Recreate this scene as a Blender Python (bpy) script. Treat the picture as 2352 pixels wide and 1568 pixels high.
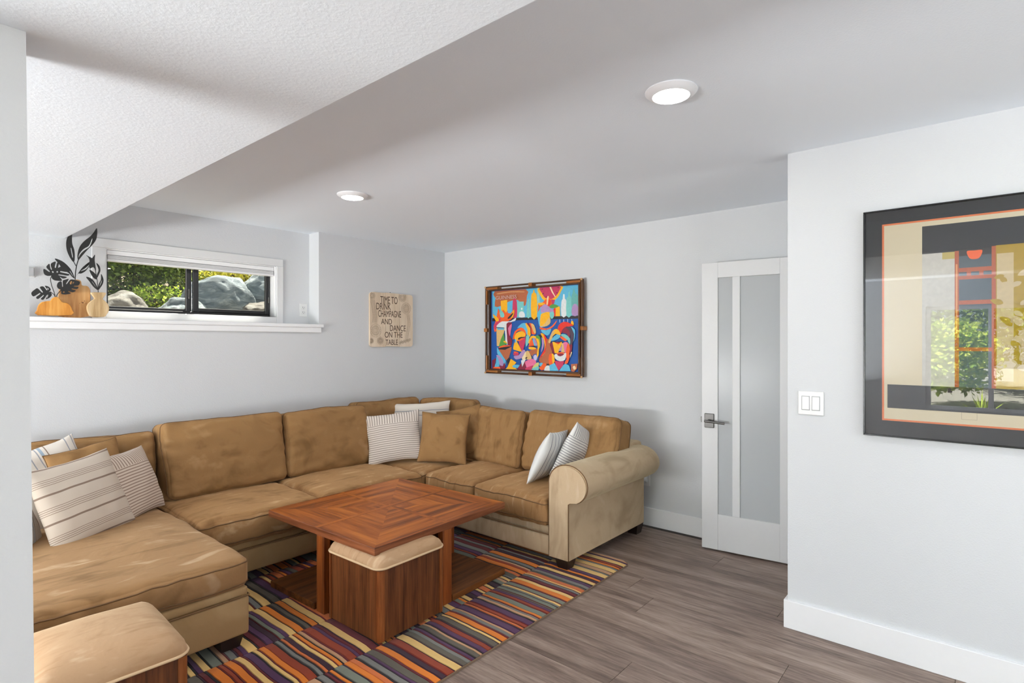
import bpy, bmesh, math, random
from mathutils import Vector, Matrix, noise

for o in list(bpy.data.objects):
    bpy.data.objects.remove(o, do_unlink=True)
scene = bpy.context.scene
COL = scene.collection
R = math.radians

# ------------------------------------------------------------------ camera
F_PX, CX, CY, YAW, EYE = 1279.0, 1176.0, 786.8, R(40.38), 1.46
cam_d = bpy.data.cameras.new('camera')
cam = bpy.data.objects.new('camera', cam_d)
COL.objects.link(cam)
cam.location = (0, 0, EYE)
cam.rotation_euler = (R(90), 0, YAW - R(90))
cam_d.sensor_width = 36
cam_d.lens = 36 * F_PX / 2352
cam_d.shift_y = (CY - 784) / 2352
cam_d.clip_start = 0.02
scene.camera = cam

# ------------------------------------------------------------------ world, sun, exposure
wd = bpy.data.worlds.new('sky'); scene.world = wd; wd.use_nodes = True
nt = wd.node_tree; nt.nodes.clear()
wo = nt.nodes.new('ShaderNodeOutputWorld'); wb = nt.nodes.new('ShaderNodeBackground')
wb.inputs['Color'].default_value = (0.80, 0.90, 1.0, 1); wb.inputs['Strength'].default_value = 2.4
nt.links.new(wb.outputs[0], wo.inputs[0])

sd = bpy.data.lights.new('sun', 'SUN'); sd.energy = 60.0; sd.angle = R(1.0); sd.color = (1, .95, .86)
sun = bpy.data.objects.new('sun', sd); COL.objects.link(sun)
sun.rotation_euler = Vector((-.33, -.47, -.82)).to_track_quat('-Z', 'Y').to_euler()      # high sun over the garden bank

def area(name, loc, rot, sx, sy, power, col=(1, 1, 1)):
    d = bpy.data.lights.new(name, 'AREA'); d.shape = 'RECTANGLE'; d.size = sx; d.size_y = sy
    d.energy = power; d.color = col
    o = bpy.data.objects.new(name, d); COL.objects.link(o); o.location = loc; o.rotation_euler = rot
    return o
# added fill lights behind and left of the camera, tilted up at the ceiling
area('fill_light_front', (1.7, -3.05, 1.0), (R(90+45), 0, 0), 1.6, 1.5, 30, (1, 1, 1))
area('fill_light_left', (-3.95, 2.62, .75), (R(90+72), 0, R(-90)), 2.0, 1.0, 520, (.96, .985, 1.0))
# light portal for the garden window in the left wall (guides sky sampling, emits nothing itself)
port = area('garden_window_portal', (-4.33, -1.1, 1.24), (R(90), 0, R(-90)), 3.6, 1.5, 1)
port.data.cycles.is_portal = True
LAMP_W = 6.0

vs = scene.view_settings
vs.view_transform = 'Standard'; vs.look = 'None'; vs.gamma = 1.0; vs.use_curve_mapping = False
vs.exposure = 0.18
scene.cycles.max_bounces = 10
scene.cycles.diffuse_bounces = 6
scene.cycles.caustics_reflective = False
scene.cycles.caustics_refractive = False
scene.cycles.sample_clamp_indirect = 6.0

# ------------------------------------------------------------------ pixel helper (photograph frame 2352x1568)
FW = Vector((math.cos(YAW), math.sin(YAW), 0)); RT = Vector((math.sin(YAW), -math.cos(YAW), 0))
CAM = Vector((0, 0, EYE))
def at(ax, val, x, y):
    """point of the plane ax=val seen at photo pixel x, y"""
    d = FW * F_PX + RT * (x - CX) + Vector((0, 0, CY - y))
    i = 'XYZ'.index(ax)
    return CAM + d * ((val - CAM[i]) / d[i])

# ------------------------------------------------------------------ mesh helpers
def srgb(r, g, b, a=1.0):
    f = lambda c: c / 12.92 if c <= .04045 else ((c + .055) / 1.055) ** 2.4
    return (f(r / 255), f(g / 255), f(b / 255), a)

class B:
    """collects polygons for one mesh"""
    def __init__(s): s.v = []; s.f = []; s.mi = []
    def add(s, vs_, fs, mi=0):
        n = len(s.v); s.v += [tuple(p) for p in vs_]
        for f in fs: s.f.append(tuple(i + n for i in f)); s.mi.append(mi)
        return s
    def box(s, x0, x1, y0, y1, z0, z1, mi=0):
        v = [(x0,y0,z0),(x1,y0,z0),(x1,y1,z0),(x0,y1,z0),(x0,y0,z1),(x1,y0,z1),(x1,y1,z1),(x0,y1,z1)]
        return s.add(v, [(0,3,2,1),(4,5,6,7),(0,1,5,4),(1,2,6,5),(2,3,7,6),(3,0,4,7)], mi)
    def rbox(s, x0, x1, y0, y1, z0, z1, r, seg=2, mi=0):
        bm = bmesh.new(); bmesh.ops.create_cube(bm, size=1)
        for v in bm.verts:
            v.co = ((x0+x1)/2 + v.co.x*(x1-x0), (y0+y1)/2 + v.co.y*(y1-y0), (z0+z1)/2 + v.co.z*(z1-z0))
        bmesh.ops.bevel(bm, geom=bm.edges[:], offset=r, segments=seg, profile=.5, affect='EDGES')
        s.frombm(bm, mi); return s
    def frombm(s, bm, mi=0):
        bm.verts.index_update()
        s.add([v.co[:] for v in bm.verts], [[v.index for v in f.verts] for f in bm.faces], mi); bm.free()
    def prism(s, pts, fn, d0, d1, mi=0):
        """2-D outline pts, fn(p, depth) -> 3-D point, extruded from d0 to d1"""
        n = len(pts)
        v = [fn(p, d0) for p in pts] + [fn(p, d1) for p in pts]
        f = [tuple(range(n)), tuple(range(2*n-1, n-1, -1))]
        f += [(i, i+n, (i+1) % n + n, (i+1) % n) for i in range(n)]
        return s.add(v, f, mi)
    def tube(s, path, r, n=8, closed=False, mi=0, rr=None):
        path = [Vector(p) for p in path]; m = len(path); rings = []
        prev = None
        for i, p in enumerate(path):
            if closed: t = path[(i+1) % m] - path[i-1]
            else: t = path[min(i+1, m-1)] - path[max(i-1, 0)]
            if t.length < 1e-9: t = Vector((0,0,1))
            t.normalize()
            if prev is None:
                up = Vector((0,0,1)) if abs(t.z) < .9 else Vector((1,0,0))
                a = t.cross(up).normalized()
            else:
                a = (prev - t * prev.dot(t))
                a = a.normalized() if a.length > 1e-6 else t.orthogonal().normalized()
            prev = a; b = t.cross(a)
            q = rr[i] if rr else r
            rings.append([p + (a*math.cos(2*math.pi*k/n) + b*math.sin(2*math.pi*k/n))*q for k in range(n)])
        v = [q for ring in rings for q in ring]; f = []
        for i in range(m if closed else m-1):
            j = (i+1) % m
            for k in range(n): f.append((i*n+k, i*n+(k+1) % n, j*n+(k+1) % n, j*n+k))
        if not closed: f += [tuple(range(n-1, -1, -1)), tuple((m-1)*n+k for k in range(n))]
        return s.add(v, f, mi)
    def lathe(s, prof, c, n=32, mi=0, axis='Z'):
        v = []; f = []; m = len(prof)
        for r_, z_ in prof:
            for k in range(n):
                a = 2*math.pi*k/n; x, y = r_*math.cos(a), r_*math.sin(a)
                p = {'Z': (x, y, z_), 'X': (z_, x, y), 'Y': (x, z_, y)}[axis]
                v.append((c[0]+p[0], c[1]+p[1], c[2]+p[2]))
        for i in range(m-1):
            for k in range(n): f.append((i*n+k, i*n+(k+1) % n, (i+1)*n+(k+1) % n, (i+1)*n+k))
        f.append(tuple(range(n-1, -1, -1))); f.append(tuple((m-1)*n+k for k in range(n)))
        return s.add(v, f, mi)

def WM(o):
    m = o.matrix_parent_inverse @ o.matrix_basis
    return WM(o.parent) @ m if o.parent else o.matrix_basis.copy()

def mesh_obj(name, b, mat, parent=None, smooth=False, world=True, fix=True, auto=None):
    me = bpy.data.meshes.new(name)
    me.from_pydata(b.v, [], b.f)
    mats = mat if isinstance(mat, (list, tuple)) else [mat]
    for m in mats: me.materials.append(m)
    if len(mats) > 1: me.polygons.foreach_set('material_index', b.mi)
    if fix:
        bm = bmesh.new(); bm.from_mesh(me); bmesh.ops.recalc_face_normals(bm, faces=bm.faces[:]); bm.to_mesh(me); bm.free()
    if smooth:
        me.polygons.foreach_set('use_smooth', [True]*len(me.polygons))
        if auto: me.set_sharp_from_angle(angle=R(auto))
    me.update()
    o = bpy.data.objects.new(name, me); COL.objects.link(o)
    if parent is not None:
        o.parent = parent
        if world: o.matrix_parent_inverse = WM(parent).inverted()
    return o

def empty(name, loc, rz=0):
    o = bpy.data.objects.new(name, None); COL.objects.link(o); o.location = loc; o.rotation_euler = (0, 0, rz)
    o.empty_display_size = .1
    return o
def tag(o, label=None, cat=None, group=None, kind=None):
    if label: o['label'] = label
    if cat: o['category'] = cat
    if group: o['group'] = group
    if kind: o['kind'] = kind
    return o
def struct(o, label=None, cat=None):
    o['kind'] = 'structure'
    if label: o['label'] = label
    if cat: o['category'] = cat
    return o
def copy_tree(o, parent=None):
    c = o.copy(); COL.objects.link(c); c.parent = parent
    for ch in list(o.children): copy_tree(ch, c)
    return c

# ------------------------------------------------------------------ material helpers
class N:
    """small node-graph builder"""
    def __init__(s, name):
        s.m = bpy.data.materials.new(name); s.m.use_nodes = True
        s.t = s.m.node_tree; s.t.nodes.clear()
        s.out = s.n('ShaderNodeOutputMaterial'); s.b = s.n('ShaderNodeBsdfPrincipled')
        s.l(s.b.outputs[0], s.out.inputs[0])
    def n(s, t, **k):
        x = s.t.nodes.new(t)
        for a, v in k.items(): setattr(x, a, v)
        return x
    def l(s, a, b): s.t.links.new(a, b)
    def set(s, **k):
        for a, v in k.items():
            s.b.inputs[a.replace('_', ' ')].default_value = v
        return s
    def coord(s, kind='Object', scale=(1,1,1), rot=(0,0,0), loc=(0,0,0)):
        c = s.n('ShaderNodeTexCoord'); m = s.n('ShaderNodeMapping')
        m.inputs['Scale'].default_value = scale; m.inputs['Rotation'].default_value = rot; m.inputs['Location'].default_value = loc
        s.l(c.outputs[kind], m.inputs[0]); return m.outputs[0]
    def noise(s, vec, scale, detail=4, rough=.5, dist=0):
        x = s.n('ShaderNodeTexNoise'); x.inputs['Scale'].default_value = scale; x.inputs['Detail'].default_value = detail
        x.inputs['Roughness'].default_value = rough; x.inputs['Distortion'].default_value = dist
        s.l(vec, x.inputs['Vector']); return x.outputs['Fac']
    def ramp(s, fac, stops, const=False):
        r = s.n('ShaderNodeValToRGB'); e = r.color_ramp
        if const: e.interpolation = 'CONSTANT'
        while len(e.elements) < len(stops): e.elements.new(.5)
        for q, (p, c) in zip(e.elements, stops): q.position = p; q.color = c
        s.l(fac, r.inputs[0]); return r.outputs[0]
    def mix(s, fac, a, b, mode='MIX'):
        x = s.n('ShaderNodeMix'); x.data_type = 'RGBA'; x.blend_type = mode
        for v, k in ((fac, 0), (a, 6), (b, 7)):
            if hasattr(v, 'links'): s.l(v, x.inputs[k])
            else: x.inputs[k].default_value = v
        return x.outputs[2]
    def math(s, op, a, b=0.0):
        x = s.n('ShaderNodeMath'); x.operation = op
        for v, k in ((a, 0), (b, 1)):
            if hasattr(v, 'links'): s.l(v, x.inputs[k])
            else: x.inputs[k].default_value = v
        return x.outputs[0]
    def bump(s, h, strength=.2, dist=.01):
        x = s.n('ShaderNodeBump'); x.inputs['Strength'].default_value = strength; x.inputs['Distance'].default_value = dist
        s.l(h, x.inputs['Height']); s.l(x.outputs[0], s.b.inputs['Normal'])
    def color(s, c): s.l(c, s.b.inputs['Base Color'])

def plain(name, col, rough=.5, metal=0.0, **k):
    m = N(name); m.set(Base_Color=col, Roughness=rough, Metallic=metal, **k)
    c = m.noise(m.coord('Object'), 40, 3)
    m.color(m.mix(m.math('MULTIPLY', c, .12), col, (col[0]*.8, col[1]*.8, col[2]*.8, 1)))
    return m.m

def paint(name, col, scale, strength, rough=.7):
    m = N(name); m.set(Roughness=rough)
    v = m.coord('Object')
    m.color(m.mix(m.noise(v, 1.3, 3), col, (col[0]*.975, col[1]*.975, col[2]*.975, 1)))
    h = m.noise(v, scale, 3, .55)
    m.bump(m.ramp(h, [(.42, (0,0,0,1)), (.66, (1,1,1,1))]), strength, .004)
    return m.m
WHITE = (.648, .658, .674, 1)
m_wall = paint('wall_paint', WHITE, 150, .12)
m_ceil = paint('ceiling_paint', (.845, .898, .955, 1), 130, .08)
m_peel = paint('textured_paint', (.835, .885, .935, 1), 85, .09)
m_trim = plain('white_trim_paint', (.86, .86, .87, 1), .35)
m_door = plain('door_paint', (.70, .70, .705, 1), .4)
m_pillar = paint('pillar_paint', (.70, .70, .70, 1), 85, .09)
m_casing = plain('window_casing_paint', (.73, .73, .735, 1), .4)
m_black = plain('black_window_frame', srgb(28, 27, 29), .35)
m_dark = plain('dark_wood_foot', srgb(40, 25, 20), .4)
m_steel = plain('brushed_nickel', srgb(104, 102, 100), .45, 1.0)
m_plate = plain('white_plastic', (.74, .74, .735, 1), .35)

def suede(name, dark, mid, light, scale=3.0, stretch=(1, 1, 1), rot=0.0, streak=.5):
    m = N(name); m.set(Roughness=.85, Sheen_Weight=.35, Sheen_Roughness=.45, Specular_IOR_Level=.15)
    m.b.inputs['Sheen Tint'].default_value = (min(1, light[0]*2), min(1, light[1]*2), min(1, light[2]*2), 1)
    v = m.coord('Object', stretch, (0, 0, rot))
    a = m.noise(v, scale, 3, .55, 1.6)
    v2 = m.coord('Object', (stretch[0]*1.0, stretch[1]*4.5, stretch[2]*1.0), (0, 0, rot + .35))
    b_ = m.noise(v2, scale*1.5, 3, .5, .8)
    f = m.math('ADD', m.math('MULTIPLY', a, 1 - streak), m.math('MULTIPLY', b_, streak))
    c = m.ramp(f, [(.36, dark), (.48, mid), (.56, mid), (.66, light)])
    g = m.noise(m.coord('Object'), 160, 2)
    m.color(m.mix(m.math('MULTIPLY', g, .14), c, (dark[0]*.7, dark[1]*.7, dark[2]*.7, 1)))
    fine = m.noise(m.coord('Object'), 420, 2)
    fold = m.noise(m.coord('Object', (1, 1, 1)), 9, 3, .5, .6)
    m.bump(m.math('ADD', m.math('MULTIPLY', fine, .03), fold), .18, .02)
    return m.m
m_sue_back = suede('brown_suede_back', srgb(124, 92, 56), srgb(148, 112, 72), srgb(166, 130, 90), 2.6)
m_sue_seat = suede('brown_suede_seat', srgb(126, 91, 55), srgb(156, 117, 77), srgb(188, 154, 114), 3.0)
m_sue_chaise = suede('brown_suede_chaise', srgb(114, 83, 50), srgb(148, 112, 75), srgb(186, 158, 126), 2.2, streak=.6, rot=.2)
m_sue_arm = suede('brown_suede_arm_lit', srgb(168, 143, 113), srgb(192, 167, 136), srgb(208, 186, 157), 2.0)  # suede copy lightened to stand in for light on the arm
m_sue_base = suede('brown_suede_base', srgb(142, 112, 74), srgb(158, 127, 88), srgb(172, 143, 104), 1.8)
m_pipe = plain('brown_piping', srgb(106, 75, 43), .8)
m_tan = suede('tan_suede', srgb(164, 127, 93), srgb(180, 145, 111), srgb(198, 168, 136), 4.0, streak=.6, rot=.6)
m_tanpipe = plain('tan_piping', srgb(208, 176, 138), .8)

def wood(name, c1, c2, c3, scale=(1, 1, 1), rough=.35, coat=.3, freq=14, rot=(0,0,0)):
    """grain runs along the axis with the small scale value"""
    m = N(name); m.set(Roughness=rough, Coat_Weight=coat, Coat_Roughness=.25, Specular_IOR_Level=.22)
    v = m.coord('Object', scale, rot)
    a = m.noise(v, freq, 5, .6, .3)
    b_ = m.noise(v, freq*5, 3, .6)
    f = m.math('ADD', m.math('MULTIPLY', a, .75), m.math('MULTIPLY', b_, .25))
    m.color(m.ramp(f, [(.38, c1), (.5, c2), (.62, c3)]))
    m.bump(b_, .08, .002)
    return m.m
T1, T2, T3 = srgb(100, 48, 14), srgb(150, 78, 23), srgb(182, 106, 38)
m_top_x = wood('table_veneer_x', T1, T2, T3, (.06, 1, 1), .42, .04, 15)
m_top_y = wood('table_veneer_y', T1, T2, T3, (1, .06, 1), .42, .04, 15)
m_edge = wood('table_edge_wood', srgb(88, 46, 26), srgb(112, 62, 36), srgb(134, 80, 50), (.1, .1, 2), .35, .3, 18)
m_post = wood('table_post_wood', srgb(96, 46, 18), srgb(126, 64, 26), srgb(146, 80, 36), (1, 1, .06), .35, .3, 22)
m_plat = wood('table_base_wood', srgb(72, 38, 14), srgb(102, 58, 25), srgb(124, 75, 36), (.06, 1, 1), .4, .2, 22)
m_ott = wood('ottoman_veneer', srgb(66, 35, 17), srgb(92, 51, 26), srgb(114, 66, 35), (1, 1, .05), .42, .2, 40)
m_ottpost = wood('ottoman_corner_wood', srgb(92, 46, 20), srgb(122, 66, 30), srgb(142, 84, 42), (1, 1, .05), .38, .25, 30)
m_vase1 = wood('orange_oak', srgb(186, 118, 44), srgb(210, 142, 60), srgb(224, 164, 84), (1, 1, .08), .5, .1, 22)
m_vase2 = wood('pine_board', srgb(190, 134, 78), srgb(212, 160, 102), srgb(226, 182, 126), (1, 1, .08), .5, .1, 18)
m_vase3 = wood('pale_wood', srgb(176, 144, 100), srgb(202, 172, 128), srgb(218, 192, 152), (1, 1, .08), .5, .1, 22)
m_knot = plain('dark_knot', srgb(90, 40, 16), .6)
m_leafmetal = plain('black_metal_leaf', srgb(30, 29, 28), .5)

# plank: grain along Y, per-object tone
def plank_mat():
    m = N('grey_brown_plank'); m.set(Roughness=.45, Specular_IOR_Level=.35)
    oi = m.n('ShaderNodeObjectInfo')
    c = m.n('ShaderNodeTexCoord'); off = m.n('ShaderNodeVectorMath'); off.operation = 'ADD'
    mul = m.n('ShaderNodeVectorMath'); mul.operation = 'SCALE'; mul.inputs[0].default_value = (37, 91, 13)
    m.l(oi.outputs['Random'], mul.inputs['Scale']); m.l(c.outputs['Object'], off.inputs[0]); m.l(mul.outputs[0], off.inputs[1])
    mp = m.n('ShaderNodeMapping'); mp.inputs['Scale'].default_value = (1, .09, 1); m.l(off.outputs[0], mp.inputs[0])
    a = m.noise(mp.outputs[0], 11, 5, .6, .6); b_ = m.noise(mp.outputs[0], 75, 4, .65)
    f = m.math('ADD', m.math('MULTIPLY', a, .6), m.math('MULTIPLY', b_, .4))
    col = m.ramp(f, [(.32, srgb(84, 68, 60)), (.44, srgb(118, 100, 90)), (.54, srgb(146, 127, 115)), (.68, srgb(174, 155, 142))])
    t = m.math('MULTIPLY', m.math('ADD', oi.outputs['Random'], 0.0), .22)
    m.color(m.mix(t, col, srgb(104, 90, 84)))
    m.bump(b_, .12, .002)
    return m.m
m_plank = plank_mat()
m_sub = plain('dark_floor_joint', srgb(62, 52, 46), .8)

# ------------------------------------------------------------------ dimensions (metres)
XB, YA, XC, YCE, YN, HC = 4.11, 4.45, 3.10, .775, 4.61, 2.43
XW, YS = -4.3, -3.2           # left wall with the garden window, wall behind the photographer
LEDGE, NX = 1.62, 2.62        # ledge height, right end of the window niche
SOF_Z, SOF_X = 2.145, .885

# ------------------------------------------------------------------ floor and planks
b = B().box(XW, XB, YS, YA, -.08, -.004)
floor = struct(mesh_obj('floor', b, m_sub), 'grey brown wood plank floor', 'floor')
PW, PL = .2195, 1.52
known = {0: .679, 1: 1.447, 2: .10, 3: .845, 4: 2.1, 5: 1.357, -1: 2.0, -2: 1.232, -3: .4}   # joint positions read in the photo
rnd = random.Random(4)
k0 = -22
for k in range(k0, 7):
    x0 = 2.734 + (k-1)*PW; x1 = x0 + PW
    if x0 > XB: continue
    y = known.get(k, rnd.uniform(0, PL))
    while y > -1.0: y -= PL
    while y < YA:
        ya, yb = max(y, -1.0), min(y + PL, YA)
        xa, xb = x0, min(x1, XB)
        hidden = (xa > .7 and xb < 3.25 and ya > 2.0 and yb < 3.8)
        if yb - ya > .05 and not hidden:
            g = .0007
            q = B()
            q.v = [(xa+g, ya+g, -.004), (xb-g, ya+g, -.004), (xb-g, yb-g, -.004), (xa+g, yb-g, -.004),
                   (xa+g*1.6, ya+g*1.6, 0), (xb-g*1.6, ya+g*1.6, 0), (xb-g*1.6, yb-g*1.6, 0), (xa+g*1.6, yb-g*1.6, 0)]
            q.f = [(4,5,6,7),(0,1,5,4),(1,2,6,5),(2,3,7,6),(3,0,4,7)]; q.mi = [0]*5
            mesh_obj('plank', q, m_plank, floor)
        y += PL
q = B(); 
q.box(XW, 2.734 + (k0-1)*PW, YS, YA, -.004, 0); q.box(2.734 + (k0-1)*PW, XB, YS, -1.0, -.004, 0)
q.box(.75, 3.1, 2.2, 3.7, -.004, -.0005)
tag(mesh_obj('plank_field', q, m_plank, floor), kind='stuff')

# ------------------------------------------------------------------ shell: walls, ceiling, soffit
struct(mesh_obj('wall_right', B().box(XC, XC+.11, YS, YCE, 0, HC), m_wall), 'white wall on the right carrying the black framed print', 'wall')
struct(mesh_obj('wall_far', B().box(XB, XB+.12, YS, YA+.28, 0, HC), m_wall), 'white far wall behind the short side of the sofa', 'wall')
# back wall: thick below the ledge, recessed niche above it, opening for the slider window
WX0, WX1, WZ0, WZ1 = 1.105, 2.314, 1.678, 2.112
b = B()
b.box(XW, XB, YA, YN+.14, 0, LEDGE-.02)
b.box(NX, XB, YA, YN+.14, LEDGE-.02, HC)
b.box(XW, WX0, YN, YN+.14, LEDGE-.02, HC); b.box(WX1, NX, YN, YN+.14, LEDGE-.02, HC)
b.box(WX0, WX1, YN, YN+.14, WZ1, HC); b.box(WX0, WX1, YN, YN+.14, LEDGE-.02, WZ0)
wall_back = struct(mesh_obj('wall_back', b, m_wall), 'white back wall with a recessed window ledge', 'wall')
b = B()   # left wall with garden window opening
GY0, GY1, GZ0, GZ1 = -2.9, .69, .47, 2.0
LY0, LY1 = 1.58, 3.66  # opening of the window added for the left fill light
b.box(XW-.14, XW, YS, GY0, 0, HC); b.box(XW-.14, XW, GY1, LY0, 0, HC); b.box(XW-.14, XW, LY1, YA, 0, HC)
b.box(XW-.14, XW, LY0, LY1, 0, .4); b.box(XW-.14, XW, LY0, LY1, 2.1, HC)
b.box(XW-.14, XW, GY0, GY1, 0, GZ0); b.box(XW-.14, XW, GY0, GY1, GZ1, HC)
struct(mesh_obj('wall_left', b, m_wall), 'white wall with the wide garden window behind the photographer', 'wall')
b = B()   # wall behind the photographer with a big window opening added for fill light
SX0, SX1, SZ0, SZ1 = -1.2, 2.4, .3, 2.25
b.box(XW, SX0, YS-.14, YS, 0, HC); b.box(SX1, XB, YS-.14, YS, 0, HC)
b.box(SX0, SX1, YS-.14, YS, 0, SZ0); b.box(SX0, SX1, YS-.14, YS, SZ1, HC)
struct(mesh_obj('wall_front', b, m_wall), 'white wall with an added broad window behind the photographer', 'wall')
struct(mesh_obj('wall_hall', B().box(XC+.11, XB, -1.3, -1.2, 0, HC), m_wall), 'white end wall of the short hall', 'wall')
struct(mesh_obj('ceiling', B().box(XW-.14, XB+.12, YS-.14, YA+.3, HC, HC+.1), m_ceil), 'smooth white ceiling', 'ceiling')
b = B().rbox(-.95, SOF_X, YS+.001, YN, SOF_Z, HC+.02, .006)
struct(mesh_obj('ceiling_soffit', b, m_peel), 'low textured white soffit crossing the ceiling', 'ceiling')
b = B()
b.v = [(-.16,1.612,0),(.262,1.612,0),(.262,1.75,0),(-.16,1.75,0),(-.16,1.612,SOF_Z),(.241,1.612,SOF_Z),(.241,1.75,SOF_Z),(-.16,1.75,SOF_Z)]
b.f = [(0,3,2,1),(4,5,6,7),(0,1,5,4),(1,2,6,5),(2,3,7,6),(3,0,4,7)]; b.mi = [0]*6
struct(mesh_obj('wall_pillar', b, m_pillar), 'white textured pillar at the left edge', 'wall')

# baseboards
BH, BT = .142, .016
bb = struct(mesh_obj('baseboard_right', B().rbox(XC-BT, XC+.11+BT, YS, YCE+BT, 0, BH, .002, 1), m_trim), 'tall white baseboard around the right wall corner', 'baseboard')
struct(mesh_obj('baseboard_far', B().rbox(XB-BT, XB, YCE-1.9, YA, 0, BH, .002, 1), m_trim), 'white baseboard along the far wall', 'baseboard')
struct(mesh_obj('baseboard_back', B().rbox(XW, XB-BT, YA-BT, YA, 0, BH, .002, 1), m_trim), 'white baseboard behind the sofa', 'baseboard')

# ledge
led = struct(mesh_obj('trim_1', B().rbox(XW+.001, NX+.03, YA-.032, YN, LEDGE-.027, LEDGE, .004, 2), m_trim), 'white ledge below the window niche', 'ledge')
mesh_obj('apron', B().rbox(XW+.001, NX+.015, YA-.02, YA, 1.548, LEDGE-.027, .003, 1), m_trim, led)

# ------------------------------------------------------------------ slider window in the niche
def glass_mat(name, tint, rough=0.0, ior=1.45):
    m = N(name); m.t.nodes.remove(m.b)
    tr = m.n('ShaderNodeBsdfTransparent'); tr.inputs[0].default_value = tint
    gl = m.n('ShaderNodeBsdfGlossy'); gl.inputs['Roughness'].default_value = rough
    lw = m.n('ShaderNodeLayerWeight'); f0 = ((ior-1)/(ior+1))**2
    fac = m.math('ADD', m.math('MULTIPLY', m.math('POWER', lw.outputs['Facing'], 5.0), 1-f0), f0)
    mx = m.n('ShaderNodeMixShader'); m.l(fac, mx.inputs[0]); m.l(tr.outputs[0], mx.inputs[1]); m.l(gl.outputs[0], mx.inputs[2])
    m.l(mx.outputs[0], m.out.inputs[0]); return m.m
m_glass_t = glass_mat('dimming_window_glass', (.50, .51, .50, 1))  # tint added to dim the bright garden behind the ledge window
m_glass = glass_mat('clear_window_glass', (.95, .96, .95, 1))
win = struct(empty('window_1', (1.7, YN+.1, WZ0)), 'black framed slider window over the ledge', 'window')
CW = .058    # casing
def wpart(n, x0, x1, y0, y1, z0, z1, m, r=.003, parent=win):
    return mesh_obj(n, B().rbox(x0, x1, y0, y1, z0, z1, r, 1), m, parent)
wpart('casing', WX0-.08, WX1+CW, YN-.014, YN, WZ1, WZ1+.062, m_casing)
wpart('casing', WX1, WX1+CW, YN-.014, YN, LEDGE, WZ1, m_casing)
wpart('casing', WX0-.08, WX0, YN-.014, YN, LEDGE, WZ1, m_casing)
wpart('casing', WX0, WX1, YN-.012, YN+.13, LEDGE, WZ0, m_casing)
wpart('jamb', WX1-.008, WX1, YN, YN+.14, WZ0, WZ1, m_trim)
wpart('jamb', WX0, WX0+.008, YN, YN+.14, WZ0, WZ1, m_trim)
wpart('jamb', WX0, WX1, YN, YN+.14, WZ1-.008, WZ1, m_trim)
FY0, FY1 = YN+.085, YN+.135
fz0, fz1 = WZ0+.001, WZ1-.009
fx0, fx1 = WX0+.012, WX1-.012
wpart('frame', fx0, fx1, FY0, FY1, fz0, fz0+.022, m_black)
wpart('frame', fx0, fx1, FY0, FY1, fz1-.02, fz1, m_black)
wpart('frame', fx0, fx0+.018, FY0, FY1, fz0+.022, fz1-.02, m_black)
wpart('frame', fx1-.022, fx1, FY0, FY1, fz0+.022, fz1-.02, m_black)
def sash(x0, x1, y0, y1, wl, wr, wb):
    s = wpart('sash', x0, x0+wl, y0, y1, fz0+.022, fz1-.02, m_black)
    wpart('rail', x1-wr, x1, y0, y1, fz0+.022, fz1-.02, m_black, parent=s)
    wpart('rail', x0+wl, x1-wr, y0, y1, fz0+.022, fz0+.022+wb, m_black, parent=s)
    wpart('rail', x0+wl, x1-wr, y0, y1, fz1-.04, fz1-.02, m_black, parent=s)
    ym = (y0+y1)/2
    wpart('pane', x0+wl, x1-wr, ym-.002, ym+.002, fz0+.022+wb, fz1-.04, m_glass_t, .0005, parent=s)
    return s
sl = sash(fx0+.018, 1.690, FY0+.022, FY1-.004, .012, .040, .020)
sr = sash(1.690, fx1-.022, FY0-.002, FY0+.02, .042, .018, .030)
bs = B().rbox(1.655, 1.672, FY0+.004, FY0+.022, 1.80, 1.875, .003, 2)
bs.rbox(1.659, 1.667, FY0-.006, FY0+.006, 1.815, 1.86, .002, 2)
mesh_obj('latch', bs, m_steel, sl)
mesh_obj('pull', B().rbox(fx1-.015, fx1-.007, FY0-.006, FY0+.001, 1.80, 1.85, .002, 1), m_steel, sr)
m_track = plain('grey_window_track', srgb(105, 105, 108), .4)
mesh_obj('track', B().box(1.648, 1.653, FY0+.018, FY0+.024, fz0+.03, fz1-.04), m_track, sl)

# blind raised under the window head
bl = empty('window_blind', (1.7, YN+.03, WZ1-.01))
tag(bl, 'white blind raised to the top of the ledge window', 'blind')
mesh_obj('headrail', B().rbox(WX0+.012, WX1-.012, YN+.012, YN+.058, WZ1-.042, WZ1-.010, .003, 2), m_trim, bl)
for i in range(5):
    z = WZ1 - .046 - i*.0052
    mesh_obj('slat', B().rbox(WX0+.016, WX1-.016, YN+.010, YN+.060, z-.0036, z, .001, 1), m_trim, bl)
mesh_obj('bottom_rail', B().rbox(WX0+.014, WX1-.014, YN+.009, YN+.061, WZ1-.086, WZ1-.072, .003, 2), m_trim, bl)

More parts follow.
